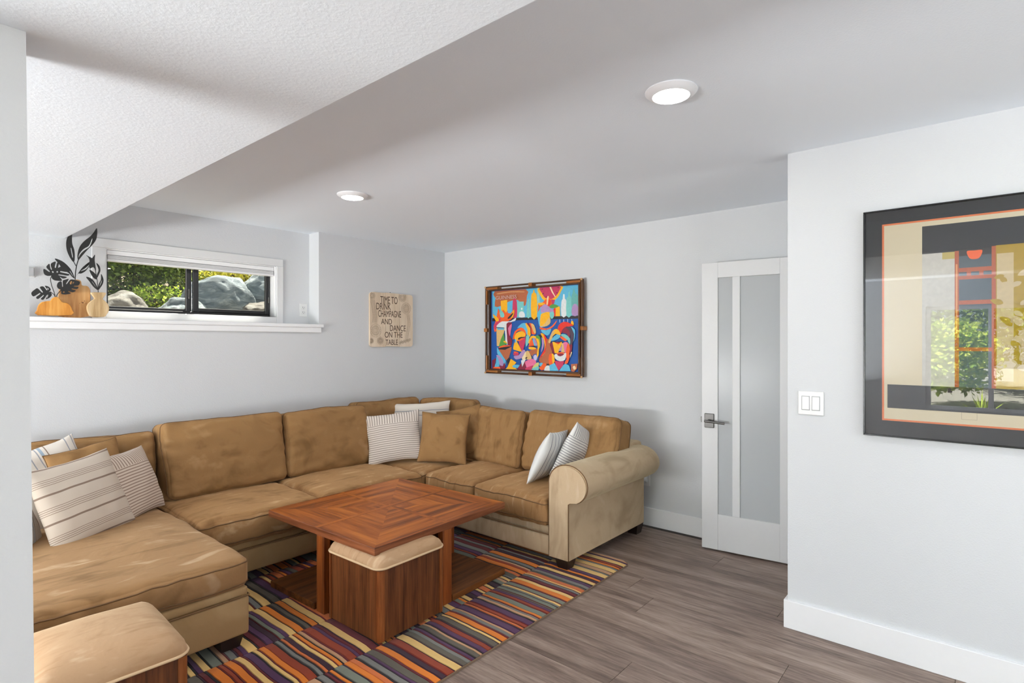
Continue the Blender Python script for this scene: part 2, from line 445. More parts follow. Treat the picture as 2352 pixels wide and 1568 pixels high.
def outlet(name, M, label):
    """duplex outlet: local x right, z up, -y out of the wall"""
    t = empty(name, (0,0,0)); t.matrix_basis = M; tag(t, label, 'outlet')
    mesh_obj('cover_plate', B().rbox(-.036, .036, -.006, 0, -.058, .058, .003, 2), m_plate, t, world=False)
    for dz in (.021, -.021):
        s = mesh_obj('socket', B().rbox(-.0165, .0165, -.0085, -.005, dz-.0145, dz+.0145, .004, 2), m_plate, t, world=False)
        q = B().box(-.008, -.0055, -.009, -.0084, dz-.002, dz+.008); q.box(.0055, .008, -.009, -.0084, dz-.001, dz+.007)
        q.lathe([(.0025, -.009), (.0025, -.0084)], (0, 0, dz-.008), 10, axis='Y')
        mesh_obj('slot', q, m_black, s, world=False)
    return t
outlet('power_outlet', Matrix.Translation((2.561, YN, 1.748)), 'white power outlet in the window niche beside the jamb')
o3 = outlet('power_outlet', Matrix.Translation((XB, 2.08, .37)) @ Matrix.Rotation(R(-90), 4, 'Z'), 'white power outlet low on the far wall behind the sofa arm')
nl = empty('night_light', (XB-.01, 2.08, .375)); tag(nl, 'small round white plug-in light in the outlet behind the sofa arm', 'night light')
mesh_obj('body', B().rbox(XB-.03, XB-.009, 2.062, 2.098, .345, .39, .006, 2), m_plate, nl)
mesh_obj('cap', B().lathe([(.0, -.05), (.014, -.047), (.02, -.036), (.02, -.028)], (XB, 2.08, .372), 20, axis='X'), m_plate, nl, smooth=True)
# grey box on the niche wall at the far left
sb = empty('wall_sensor', (.69, YN, 1.907)); tag(sb, 'small grey box on the niche wall left of the leaves', 'sensor')
mesh_obj('housing', B().rbox(.655, .727, YN-.022, YN, 1.88, 1.935, .004, 2), plain('grey_plastic', srgb(175, 175, 177), .5), sb)
mesh_obj('base_plate', B().rbox(.65, .732, YN-.004, YN, 1.873, 1.942, .0015, 1), m_plate, sb)

# ------------------------------------------------------------------ light switch, door
sw = empty('light_switch', (XC, .667, 1.157)); tag(sw, 'white double rocker light switch on the right wall', 'light switch')
mesh_obj('cover_plate', B().rbox(XC-.007, XC, .608, .726, 1.097, 1.217, .004, 2), m_plate, sw)
for yc in (.69, .644):
    rk = mesh_obj('rocker', B().rbox(XC-.0105, XC-.006, yc-.0165, yc+.0165, 1.124, 1.190, .002, 2), m_plate, sw)
    q = B()
    for (a0, a1, c0, c1) in ((yc-.019, yc+.019, 1.190, 1.193), (yc-.019, yc+.019, 1.121, 1.124), (yc-.019, yc-.0165, 1.124, 1.19), (yc+.0165, yc+.019, 1.124, 1.19)):
        q.box(XC-.0075, XC-.006, a0, a1, c0, c1)
    mesh_obj('gap', q, plain('grey_gap', srgb(165, 165, 167), .6), rk)

m_frost = N('frosted_glass'); m_frost.set(Base_Color=srgb(182, 185, 187), Roughness=.2, Specular_IOR_Level=.15); m_frost = m_frost.m
DW = .615
ang = math.atan2(.74-1.535, 3.975-3.885)
door = struct(empty('door_1', (3.885, 1.535, 0), ang), 'white door with two frosted glass panes standing open', 'door')
# door local: x from the free edge to the hinge edge, y: towards the far wall is +? (front face at y=0, body behind)
TH = .035
def dbox(n, x0, x1, z0, z1, m=m_door, y0=0.0, y1=TH, r=.0015, parent=door):
    return mesh_obj(n, B().rbox(x0, x1, y0, y1, z0, z1, r, 1), m, parent, world=False)
dbox('stile', 0, .110, .012, 2.022); dbox('stile', .505, DW, .012, 2.022)
dbox('top_rail', .1102, .5048, 1.914, 2.022); dbox('bottom_rail', .1102, .5048, .012, .262)
dbox('mullion', .206, .256, .2622, 1.9138)
dbox('glass_pane', .1102, .206, .2622, 1.9138, m_frost, .010, .025, .0005)
dbox('glass_pane', .256, .5048, .2622, 1.9138, m_frost, .010, .025, .0005)
hs = empty('lever_handle', (.053, 0, .912)); hs.parent = door
mesh_obj('rose', B().rbox(-.033, .033, -.009, 0, -.05, .05, .004, 2), m_steel, hs, world=False)
q = B().tube([(0, -.008, 0), (0, -.045, 0)], .010, 14)
q.tube([(-.022, -.05, .001), (0, -.052, 0), (.06, -.052, -.004), (.112, -.048, -.008)], .0085, 12)
mesh_obj('lever', q, m_steel, hs, smooth=True, world=False, auto=50)
mesh_obj('latch_bolt', B().rbox(-.010, .001, .011, .024, .895, .935, .002, 1), m_steel, door, world=False)
for hz in (.2, 1.0, 1.82):
    mesh_obj('hinge', B().tube([(DW+.006, .004, hz-.045), (DW+.006, .004, hz+.045)], .007, 10), m_steel, door, world=False)

# ------------------------------------------------------------------ recessed lights
def emit(name, col, s):
    m = N(name); m.set(Base_Color=(1,1,1,1), Emission_Color=col, Emission_Strength=s, Roughness=.4); return m.m
m_lamp = emit('lit_diffuser', (1, .985, .96, 1), 9.0)
def downlight(x, y, label):
    t = empty('recessed_light', (x, y, HC)); tag(t, label, 'ceiling light', 'recessed ceiling lights')
    mesh_obj('trim_ring', B().lathe([(.098, 0), (.098, -.004), (.092, -.010), (.078, -.019), (.070, -.021), (.068, -.012)], (x, y, HC), 48), m_trim, t, smooth=True, auto=40)
    mesh_obj('diffuser', B().lathe([(.0685, -.012), (.0665, -.0205), (.05, -.0215), (.0, -.022)], (x, y, HC), 48), m_lamp, t, smooth=True)
    d = bpy.data.lights.new('recessed_bulb', 'AREA'); d.shape = 'DISK'; d.size = .13; d.energy = LAMP_W; d.color = (1, .985, .97)
    o = bpy.data.objects.new('recessed_bulb', d); COL.objects.link(o); o.location = (x, y, HC-.026)
    o.parent = t; o.matrix_parent_inverse = WM(t).inverted()
downlight(2.035, .925, 'lit recessed ceiling light nearest the right wall corner')
downlight(2.105, 3.165, 'lit recessed ceiling light nearer the window niche and sofa corner')
downlight(2.05, -1.35, 'recessed ceiling light behind the photographer on the right')
downlight(-2.4, 2.9, 'recessed ceiling light left of the pillar out of view')
downlight(-2.4, -.6, 'recessed ceiling light behind the photographer near the garden window')

# ------------------------------------------------------------------ low uplighter added unseen in the hall as ceiling fill
def uplighter(x, y, power, label):
    t = empty('hall_fill_light', (x, y, 0)); tag(t, label, 'fill light')
    mesh_obj('base', B().lathe([(.0, 0), (.13, 0), (.13, .012), (.03, .022), (.015, .03)], (x, y, 0), 32), m_steel, t, smooth=True, auto=40)
    mesh_obj('pole', B().tube([(x, y, .02), (x, y, .86)], .011, 12), m_steel, t, smooth=True)
    mesh_obj('bowl', B().lathe([(.012, .84), (.06, .855), (.14, .89), (.21, .945), (.204, .945), (.135, .896), (.05, .865)], (x, y, 0), 40), m_plate, t, smooth=True)
    mesh_obj('bulb', B().lathe([(.0, .868), (.03, .875), (.035, .90), (.0, .925)], (x, y, 0), 20), m_lamp, t, smooth=True)
    d = bpy.data.lights.new('fill_glow', 'AREA'); d.shape = 'DISK'; d.size = .38; d.energy = power; d.color = (1, .985, .96)
    o = bpy.data.objects.new('fill_glow', d); COL.objects.link(o); o.location = (x, y, .948); o.rotation_euler = (R(180), 0, 0)
    o.parent = t; o.matrix_parent_inverse = WM(t).inverted()
uplighter(3.66, -.95, 9, 'low fill uplighter added out of view in the hall behind the right wall')

# ------------------------------------------------------------------ rug
pal = [srgb(214, 118, 34), srgb(56, 28, 42), srgb(80, 46, 78), srgb(116, 114, 108), srgb(92, 84, 72), srgb(140, 54, 26),
       srgb(98, 28, 32), srgb(222, 182, 112), srgb(186, 142, 106), srgb(36, 27, 28), srgb(114, 118, 104), srgb(198, 104, 52)]
def pile_mat(i, c):
    m = N('rug_pile_%d' % i); m.set(Roughness=.95, Sheen_Weight=.15, Specular_IOR_Level=.1)
    v = m.coord('Object', (1, .35, 1)); a = m.noise(v, 9, 4, .6)
    m.color(m.mix(a, (c[0]*.72, c[1]*.72, c[2]*.72, 1), (min(1, c[0]*1.2), min(1, c[1]*1.2), min(1, c[2]*1.2), 1)))
    m.bump(m.noise(m.coord('Object'), 500, 2), .4, .003)
    return m.m
m_pile = [pile_mat(i, c) for i, c in enumerate(pal)]
RX0, RX1, RY0, RY1 = .25, 3.30, 1.782, 3.86
rug = empty('striped_rug', ((RX0+RX1)/2, (RY0+RY1)/2, 0)); tag(rug, 'multicoloured striped rug under the coffee table', 'rug')
def rrect(x0, x1, y0, y1, r, n=6):
    p = []
    for cx_, cy_, a0 in ((x1-r, y1-r, 0), (x0+r, y1-r, 90), (x0+r, y0+r, 180), (x1-r, y0+r, 270)):
        for k in range(n+1):
            a = R(a0 + 90*k/n); p.append((cx_+r*math.cos(a), cy_+r*math.sin(a)))
    return p
mesh_obj('backing', B().prism(rrect(RX0, RX1, RY0, RY1, .045), lambda p, d: (p[0], p[1], d), .0005, .009), plain('rug_binding', srgb(128, 104, 84), .9), rug)
rr_ = random.Random(11)
b = B()
bands = [RY0+.003, 2.207, 2.622, 3.022, 3.43, RY1-.003]
front_seq = None
for bi in range(len(bands)-1):
    y0, y1 = bands[bi], bands[bi+1]
    NSEG = 9
    x = RX0 + .003; last = -1; wav = None; dark = False
    def wave(seed, xb):
        return [xb + .0075*noise.noise((xb*3.1+seed, (y0 + (y1-y0)*j/NSEG)*5.5, seed)) + .003*noise.noise((xb*9+seed, (y0+(y1-y0)*j/NSEG)*17, seed)) for j in range(NSEG+1)]
    left = [x]*(NSEG+1)
    while x < RX1 - .009:
        if dark:
            w = rr_.choice((.006, .008, .010, .014)); ci = rr_.choice((9, 9, 1, 6)); 
        else:
            w = rr_.choice((.014, .018, .022, .028, .034, .040) if bi < 2 else (.016, .022, .030, .036, .042))
            ci = rr_.choice([c for c in (0, 0, 1, 2, 2, 3, 3, 4, 5, 6, 7, 7, 8, 10, 11) if c != last]); last = ci
        dark = (not dark) if rr_.random() < .72 else False
        xe = min(x + w, RX1 - .003)
        if RX1 - .003 - xe < .008: xe = RX1 - .003
        right = wave(3.7, xe) if xe < RX1-.004 else [xe]*(NSEG+1)
        n0 = len(b.v)
        for j in range(NSEG+1):
            yy = y0 + (y1-y0)*j/NSEG
            if j == 0: yy += .001
            if j == NSEG: yy -= .001
            L_, Rr = left[j], right[j]
            # rounded corners at the rug's ends
            lim = RX1 - .003
            for (edge, sgn) in ((RY0, 1), (RY1, -1)):
                dd = (yy-edge)*sgn
                if dd < .045:
                    lim = min(lim, RX1 - .048 + math.sqrt(max(0, .045**2 - (.045-dd)**2)) )
            L_, Rr = min(L_, lim), min(Rr, lim)
            e = min(.002, max(0, (Rr-L_)*.3))
            h = .0165 if ci not in (9, 1) else .015
            endz = .012 if j in (0, NSEG) else h
            b.v += [(L_, yy, .009), (L_+e, yy, endz), (Rr-e, yy, endz), (Rr, yy, .009)]
        for j in range(NSEG):
            for k in range(3):
                p = n0 + j*4 + k
                b.f.append((p, p+1, p+5, p+4)); b.mi.append(ci)
        b.f.append((n0, n0+1, n0+2, n0+3)); b.mi.append(ci)
        q_ = n0 + NSEG*4; b.f.append((q_+3, q_+2, q_+1, q_)); b.mi.append(ci)
        left = right; x = xe
        if x >= RX1 - .004: break
tag(mesh_obj('pile', b, m_pile, rug, fix=False), 'tufted stripes in orange, purple, grey, rust and cream', kind='stuff')
RZ = .0165

# ------------------------------------------------------------------ soft shapes
def cushion(name, size, M, parent, mat, seed=0, crown=.03, bulge=.012, r=.035, amp=.008, n=22, pipe=True, zpipe=(.72, -.72), nfreq=3.2, sag=0.0, pr=.0034, fold=0.0):
    hx, hy, hz = size[0]/2, size[1]/2, size[2]/2
    r = min(r, hz*.95)
    def deform(a, b_, c):
        p = Vector((a*hx, b_*hy, c*hz))
        inn = Vector((max(-hx+r, min(hx-r, p.x)), max(-hy+r, min(hy-r, p.y)), max(-hz+r, min(hz-r, p.z))))
        d = p - inn
        if d.length > 1e-7: p = inn + d.normalized()*r
        ka, kb, kc = max(0, 1-a*a), max(0, 1-b_*b_), max(0, 1-c*c)
        p.z += c*crown*(ka**.6)*(kb**.6) - sag*ka*kb*.5
        p.x += (1 if a > 0 else -1)*abs(a)*bulge*kb*kc
        p.y += (1 if b_ > 0 else -1)*abs(b_)*bulge*ka*kc
        # loosely filled: edges dip between the corners
        w = noise.noise_vector(Vector((p.x*nfreq+seed*7.3, p.y*nfreq+seed*3.1, p.z*nfreq*1.3+seed)))
        w2 = noise.noise_vector(Vector((p.x*11+seed, p.y*11+seed*5.7, p.z*11)))
        edge = 1 - ka*kb
        if fold:
            ea, eb = max(0, (abs(a)-.55)/.45), max(0, (abs(b_)-.6)/.4)
            ph = 2.5*noise.noise((a*2+seed, b_*2, seed*1.7))
            p.z += c*fold*(ea*ea*math.sin(b_*15+ph*2)*kb**.5 + eb*eb*math.sin(a*17+ph*2+seed)*ka**.5) + c*fold*.9*noise.noise((a*3+b_*2+seed, b_*5-a*2, seed))
        return p + w*amp*1.6 + w2*amp*.45*edge
    key = {}; V = []; Fc = []
    ts = [math.sin(math.pi/2*(-1+2*i/n)) for i in range(n+1)]
    nz = max(6, n//3)
    tz = [math.sin(math.pi/2*(-1+2*i/nz)) for i in range(nz+1)]
    def vid(a, b_, c):
        k = (round(a, 5), round(b_, 5), round(c, 5))
        if k not in key: key[k] = len(V); V.append(M @ deform(a, b_, c))
        return key[k]
    for c in (-1, 1):
        for i in range(n):
            for j in range(n):
                Fc.append((vid(ts[i], ts[j], c), vid(ts[i+1], ts[j], c), vid(ts[i+1], ts[j+1], c), vid(ts[i], ts[j+1], c)))
    for s_ in (-1, 1):
        for i in range(n):
            for j in range(nz):
                Fc.append((vid(ts[i], s_, tz[j]), vid(ts[i+1], s_, tz[j]), vid(ts[i+1], s_, tz[j+1]), vid(ts[i], s_, tz[j+1])))
                Fc.append((vid(s_, ts[i], tz[j]), vid(s_, ts[i+1], tz[j]), vid(s_, ts[i+1], tz[j+1]), vid(s_, ts[i], tz[j+1])))
    b = B(); b.add(V, Fc)
    o = mesh_obj(name, b, mat, parent, smooth=True)
    if pipe:
        q = B()
        for zc in zpipe:
            path = []
            m_ = 26
            for side in range(4):
                for i in range(m_):
                    t = math.sin(math.pi/2*(-1 + 2*i/m_))
                    a, b_ = [(t, -1), (1, t), (-t, 1), (-1, -t)][side]
                    path.append(M @ deform(a, b_, zc))
            q.tube(path, pr, 6, closed=True)
        mesh_obj('piping', q, m_pipe if mat is not m_tan else m_tanpipe, o, smooth=True)
    return o

# ------------------------------------------------------------------ sectional sofa
sofa = empty('sectional_sofa', (2.5, 3.6, 0)); tag(sofa, 'brown suede sectional sofa with chaise and rolled arm', 'sofa')
T = Matrix.Translation
def soft_box(name, x0, x1, y0, y1, z0, z1, r, mat, parent=sofa, seg=3):
    return mesh_obj(name, B().rbox(x0, x1, y0, y1, z0, z1, r, seg), mat, parent, smooth=True, auto=60)
def welt(path, parent, r=.004, closed=False, mat=None):
    return mesh_obj('piping', B().tube(path, r, 6, closed), mat or m_pipe, parent, smooth=True)
# bases: lower rail and the thin deck above it
ZB = .080
ch = soft_box('chaise_base', .27, 1.212, 2.672, 4.36, ZB, .262, .014, m_sue_base)
soft_box('deck', .275, 1.208, 2.678, 4.355, .262, .303, .012, m_sue_base, ch)
welt([(.28, 2.671, .262), (1.205, 2.671, .262), (1.213, 2.68, .262), (1.213, 4.3, .262)], ch, .0035)
bA = soft_box('long_base', 1.214, 3.97, 3.375, 4.36, ZB, .222, .014, m_sue_base)
soft_box('deck', 1.216, 3.96, 3.383, 4.355, .222, .275, .012, m_sue_base, bA)
welt([(1.22, 3.374, .222), (2.9, 3.374, .222)], bA, .0035)
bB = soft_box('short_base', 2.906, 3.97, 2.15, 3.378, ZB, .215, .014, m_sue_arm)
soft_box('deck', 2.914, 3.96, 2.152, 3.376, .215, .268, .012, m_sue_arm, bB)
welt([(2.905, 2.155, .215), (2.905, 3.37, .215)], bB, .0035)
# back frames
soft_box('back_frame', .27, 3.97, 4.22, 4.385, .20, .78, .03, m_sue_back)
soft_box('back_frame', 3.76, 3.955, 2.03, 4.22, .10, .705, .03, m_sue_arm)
# rolled arm: profile in y-z, extruded along x
def arm_profile(k=1.0):
    p = [(2.155, ZB), (2.155, .40)]
    cy_, cz_, a_, b_ = 2.0075, .565, .1475, .122
    for i in range(0, 25):
        t = R(-8 + 248*i/24)
        p.append((cy_ + a_*math.cos(t), cz_ + b_*math.sin(t)))
    p += [(1.985, .452), (2.003, .44), (2.003, ZB)]
    return p
prof = arm_profile()
b = B()
ax = [2.905, 2.912, 2.93, 3.2, 3.5, 3.75, 3.82, 3.87, 3.91, 3.925]
sc_ = [.985, .995, 1, 1, 1, 1, 1, .985, .95, .90]
n = len(prof); cyc, czc = 2.03, .42
for x, s_ in zip(ax, sc_):
    for (py_, pz_) in prof:
        w = noise.noise_vector(Vector((x*4, py_*5, pz_*5)))*.004
        b.v.append((x, cyc + (py_-cyc)*s_ + (w.y if pz_ > .3 else 0), (czc + (pz_-czc)*s_ if pz_ > .3 else pz_) + (w.z if pz_ > .3 else 0)))
for i in range(len(ax)-1):
    for k in range(n):
        b.f.append((i*n+k, i*n+(k+1) % n, (i+1)*n+(k+1) % n, (i+1)*n+k))
b.f += [tuple(range(n)), tuple((len(ax)-1)*n + k for k in range(n-1, -1, -1))]; b.mi = [0]*len(b.f)
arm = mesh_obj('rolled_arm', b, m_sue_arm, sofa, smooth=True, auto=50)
# slightly proud front panel with piping
pc = [(cyc + (p[0]-cyc)*.955, czc+(p[1]-czc)*.965 if p[1] > .2 else p[1]+.003) for p in prof]
mesh_obj('front_panel', B().prism(pc, lambda p, d: (d, p[0], p[1]), 2.897, 2.912), m_sue_arm, arm)
welt([(2.904, p[0], p[1]) for p in prof], arm, .0036)
# legs
def leg(x, y, z=0.0, w=.06, parent=sofa):
    q = B()
    a, c = w/2, w*.36
    q.v = [(x-c, y-c, z), (x+c, y-c, z), (x+c, y+c, z), (x-c, y+c, z), (x-a, y-a, .082), (x+a, y-a, .082), (x+a, y+a, .082), (x-a, y+a, .082)]
    q.f = [(0,3,2,1),(4,5,6,7),(0,1,5,4),(1,2,6,5),(2,3,7,6),(3,0,4,7)]; q.mi = [0]*6
    mesh_obj('leg', q, m_dark, parent)
for (lx, ly, lz, lw) in ((2.955, 2.06, RZ, .10), (3.88, 2.06, 0, .10), (1.14, 2.745, RZ, .11), (.35, 2.75, RZ, .11), (.35, 4.3, 0, .1), (1.7, 4.3, 0, .1), (2.96, 3.43, RZ, .1), (3.9, 4.3, 0, .1)):
    leg(lx, ly, lz, lw)
# seat cushions (local x, y in plan)
def seat(x0, x1, y0, y1, z0, z1, mat, seed, crown=.03, name='seat_cushion', **k):
    return cushion(name, (x1-x0, y1-y0, z1-z0), T(((x0+x1)/2, (y0+y1)/2, (z0+z1)/2)), sofa, mat, seed, crown, n=32, fold=.004, **k)
seat(.275, 1.214, 2.668, 4.08, .303, .445, m_sue_chaise, 1, .030, 'chaise_cushion', amp=.006)
seat(1.228, 1.998, 3.352, 4.12, .272, .436, m_sue_seat, 2)
seat(2.004, 2.872, 3.352, 4.12, .272, .440, m_sue_seat, 3)
seat(2.880, 3.75, 3.385, 4.14, .272, .432, m_sue_seat, 4, .02)
seat(2.888, 3.66, 2.832, 3.376, .266, .436, m_sue_seat, 5)
seat(2.884, 3.66, 2.166, 2.824, .266, .440, m_sue_seat, 6)
# back cushions
def backA(xc, w, h, yc, z0, tilt, seed, t=.20, roll=0, mat=None, yaw=0):
    c = math.cos(R(tilt))
    M = T((xc, yc, z0 + h/2*c)) @ Matrix.Rotation(R(yaw), 4, 'Z') @ Matrix.Rotation(R(90-tilt), 4, 'X') @ Matrix.Rotation(R(roll), 4, 'Z')
    return cushion('back_cushion', (w, h, t), M, sofa, mat or m_sue_back, seed, .035, .008, .04, .010, n=40, zpipe=(.66, -.66), fold=.0075)
def backB(yc, w, h, xc, z0, tilt, seed, t=.20, roll=0, mat=None, yaw=0):
    c = math.cos(R(tilt))
    M = T((xc, yc, z0 + h/2*c)) @ Matrix.Rotation(R(-90+yaw), 4, 'Z') @ Matrix.Rotation(R(90-tilt), 4, 'X') @ Matrix.Rotation(R(roll), 4, 'Z')
    return cushion('back_cushion', (w, h, t), M, sofa, mat or m_sue_back, seed, .035, .008, .04, .010, n=40, zpipe=(.66, -.66), fold=.0075)
backA(.755, .96, .45, 4.14, .435, 8, 11)
backA(1.665, .80, .49, 4.055, .440, 13, 12)
backA(2.445, .74, .49, 4.055, .440, 13, 13, roll=-1)
backA(3.16, .70, .50, 4.20, .435, 7, 14)
backB(3.90, .56, .49, 3.66, .43, 6, 15, t=.17, yaw=28)
backB(3.165, .61, .46, 3.56, .435, 14, 16, mat=m_sue_back)
backB(2.425, .84, .465, 3.60, .435, 14, 17, t=.22)

# ------------------------------------------------------------------ throw pillows
def pillow_mesh(w, h, t, seed, n=32, k=.07, ex=.52, cr=1.0):
    V = []; F_ = []; UV = []
    def pt(u, v, s):
        x = w/2*u*(1 - k*(1-v*v)*abs(u)**3); z = h/2*v*(1 - k*(1-u*u)*abs(v)**3)
        th = t/2*max(0, (1-u*u)*(1-v*v))**ex
        nz = noise.noise((x*6+seed, z*6+seed*2, s*3.0+seed))
        nz2 = noise.noise((x*16+seed, z*16+seed*2, s*3.0+seed))
        e = max(0, (1-u*u)*(1-v*v))
        return (x + .006*noise.noise((z*9, seed, 1)), s*th*(1 + .16*nz) + s*.007*cr*nz2*e**.4 + s*.010*(cr-1)*noise.noise((x*9+z*5+seed, z*3-x*7, seed*2.0))*e**.3 + .010*noise.noise((x*4, z*4, seed)), z + .006*noise.noise((x*9, seed, 5)))
    ts = [math.sin(math.pi/2*(-1+2*i/n)) for i in range(n+1)]
    idx = {}
    for s in (-1, 1):
        for i in range(n+1):
            for j in range(n+1):
                if s == 1 and (i in (0, n) or j in (0, n)):
                    idx[s, i, j] = idx[-1, i, j]; continue
                idx[s, i, j] = len(V); V.append(pt(ts[i], ts[j], s)); UV.append((ts[i]/2+.5, ts[j]/2+.5))
    for s in (-1, 1):
        for i in range(n):
            for j in range(n):
                q = (idx[s,i,j], idx[s,i+1,j], idx[s,i+1,j+1], idx[s,i,j+1])
                F_.append(q if s == -1 else q[::-1])
    return V, F_, UV
def pillow(name, w, h, t, loc, yaw, tilt, roll, mat, label, seed, k=.07, cat='pillow', seam=None, cr=1.0):
    V, F_, UV = pillow_mesh(w, h, t, seed, k=k, cr=cr)
    b = B(); b.add(V, F_)
    o = mesh_obj(name, b, mat, smooth=True, fix=False)
    me = o.data; uv = me.uv_layers.new(name='UVMap')
    for l in me.loops: uv.data[l.index].uv = UV[l.vertex_index]
    o.matrix_basis = T(loc) @ Matrix.Rotation(R(yaw), 4, 'Z') @ Matrix.Rotation(R(-tilt), 4, 'X') @ Matrix.Rotation(R(roll), 4, 'Y')
    tag(o, label, cat)
    if seam:
        q = B(); n = 40; path = []
        for side in range(4):
            for i in range(n):
                s_ = -1 + 2*i/n
                u, v = [(s_, -1), (1, s_), (-s_, 1), (-1, -s_)][side]
                x = w/2*u*(1 - k*(1-v*v)*abs(u)**3); z = h/2*v*(1 - k*(1-u*u)*abs(v)**3)
                path.append((x + .006*noise.noise((z*9, seed, 1)), .010*noise.noise((x*4, z*4, seed)), z + .006*noise.noise((x*9, seed, 5))))
        q.tube(path, .003, 6, closed=True)
        mesh_obj('seam', q, seam, o, smooth=True, world=False)
    return o

CREAM = srgb(204, 190, 174); CREAM2 = srgb(216, 207, 196); BRN = srgb(138, 118, 104); GRY = srgb(150, 150, 155); BLU = srgb(150, 165, 178)
def fabric(name, build):
    m = N(name); m.set(Roughness=.9, Sheen_Weight=.1, Specular_IOR_Level=.1)
    c = m.n('ShaderNodeTexCoord'); s = m.n('ShaderNodeSeparateXYZ'); m.l(c.outputs['UV'], s.inputs[0])
    col = build(m, s.outputs[0], s.outputs[1])
    m.color(col)
    w = m.noise(m.coord('UV', (1, 1, 1)), 180, 2)
    m.bump(w, .25, .002)
    return m.m
def lines(m, x, n, stops, off=0.0):
    f = m.math('FRACT', m.math('ADD', m.math('MULTIPLY', x, n), off))
    return m.ramp(f, stops, True)
def wide(m, u, v):
    return lines(m, v, 3.2, [(0, CREAM), (.10, BRN), (.17, CREAM), (.46, BRN), (.48, CREAM), (.53, BRN), (.55, CREAM), (.60, BRN), (.62, CREAM), (.67, BRN), (.69, CREAM)])
def ticking(a, c):
    def f(m, u, v):
        h = lines(m, v, 24, [(0, a), (.62, c)])
        w = lines(m, u, 22, [(0, a), (.62, c)])
        return m.mix(m.math('GREATER_THAN', v, .76), h, w)
    return f
def thin(a, c, n=9, wd_=.86, vert=True):
    def f(m, u, v): return lines(m, u if vert else v, n, [(0, a), (wd_, c)])
    return f
def group(m, u, v):
    return lines(m, u, 2.6, [(0, CREAM2), (.3, GRY), (.33, CREAM2), (.5, GRY), (.53, CREAM2), (.58, BLU), (.66, CREAM2), (.74, BRN), (.77, CREAM2)])
def oneline(m, u, v): return lines(m, v, 1.0, [(0, CREAM2), (.70, GRY), (.715, CREAM2), (.80, GRY), (.815, CREAM2)])
f_wide = fabric('wide_stripe_linen', wide)
f_tick1 = fabric('brown_ticking', ticking(srgb(208, 192, 176), srgb(150, 128, 114)))
f_tick2 = fabric('grey_ticking', ticking(srgb(212, 201, 191), srgb(152, 140, 132)))
f_thin = fabric('white_pinstripe', thin(srgb(220, 220, 218), srgb(140, 142, 150), 8, .84))
f_thin2 = fabric('white_close_stripe', ticking(srgb(224, 222, 218), srgb(156, 154, 156)))
f_group = fabric('blue_grey_stripe', group)
f_one = fabric('white_single_stripe', oneline)

pillow('throw_pillow', .46, .45, .16, (.765, 3.60, .640), 27, 22, -5, f_wide, 'large cream pillow with wide brown stripes leaning on the chaise', 1)
pillow('throw_pillow', .40, .40, .14, (1.045, 3.80, .640), 44, 20, 0, f_tick1, 'beige pinstriped pillow beside the large striped one on the chaise', 2)
pillow('throw_pillow', .48, .46, .14, (.655, 3.93, .66), 8, 18, -16, f_group, 'white pillow with blue grey stripes half hidden on the chaise', 3)
pillow('throw_pillow', .38, .38, .15, (.87, 3.90, .690), 14, 20, -8, m_sue_back, 'brown suede pillow tucked behind the striped pillows on the chaise', 4, seam=m_pipe, cr=2.0)
pillow('throw_pillow', .40, .40, .14, (.47, 3.62, .60), 60, 25, 10, f_group, 'striped pillow lowest at the left edge of the chaise beside the pillar', 5)
pillow('throw_pillow', .46, .42, .15, (2.935, 3.80, .665), -38, 18, -6, f_tick2, 'white pinstriped pillow standing in the sofa corner', 6)
pillow('throw_pillow', .62, .44, .13, (3.31, 3.95, .70), -42, 14, -2, f_one, 'white pillow with thin stripe behind the others in the sofa corner', 7)
pillow('throw_pillow', .42, .42, .15, (3.20, 3.475, .66), -57, 16, 2, m_sue_back, 'square brown suede pillow at the front of the sofa corner', 8, seam=m_pipe, cr=1.7)
pillow('throw_pillow', .42, .42, .15, (3.41, 3.49, .685), -68, 14, -12, m_sue_back, 'crumpled brown suede pillow wedged behind the square one', 9, seam=m_pipe, cr=2.6)
pillow('throw_pillow', .42, .40, .13, (3.25, 2.42, .640), 16, -24, 6, f_thin, 'white pinstriped pillow leaning left of its twin by the rolled arm', 10)
pillow('throw_pillow', .42, .42, .13, (3.42, 2.30, .645), 1, -20, 22, f_thin2, 'white close-striped pillow leaning against the rolled arm', 11)

# ------------------------------------------------------------------ coffee table
tab = empty('coffee_table', (2.10, 2.765, 0), R(2.0)); tag(tab, 'square cherry-brown coffee table with crossed panels and low base', 'table')
TZ0, TZ1 = .428, .466
H5 = .5
mesh_obj('tabletop', B().rbox(-H5, H5, -H5, H5, TZ0, TZ1, .003, 2), m_edge, tab, world=False)
def tri(p, m):
    mesh_obj('veneer_panel', B().prism(p, lambda q, d: (q[0], q[1], d), TZ1-.001, TZ1+.0008), m, tab, world=False)
g = .016
for sx in (-1, 1):
    for sy in (-1, 1):
        a = (sx*g, sy*g); c = (sx*(H5-.004), sy*(H5-.004)); e1 = (sx*(H5-.004), sy*g); e2 = (sx*g, sy*(H5-.004))
        tri([a, e1, c], m_top_y); tri([a, c, e2], m_top_x)
for p in ([(-H5+.004, -g), (H5-.004, -g), (H5-.004, g), (-H5+.004, g)],):
    mesh_obj('inlay_strip', B().prism(p, lambda q, d: (q[0], q[1], d), TZ1-.001, TZ1+.0010), m_top_x, tab, world=False)
for s_ in (-1, 1):
    y0, y1 = sorted((s_*g, s_*(H5-.004)))
    mesh_obj('inlay_strip', B().prism([(-g, y0), (g, y0), (g, y1), (-g, y1)], lambda q, d: (q[0], q[1], d), TZ1-.001, TZ1+.0010), m_top_y, tab, world=False)
bz = RZ
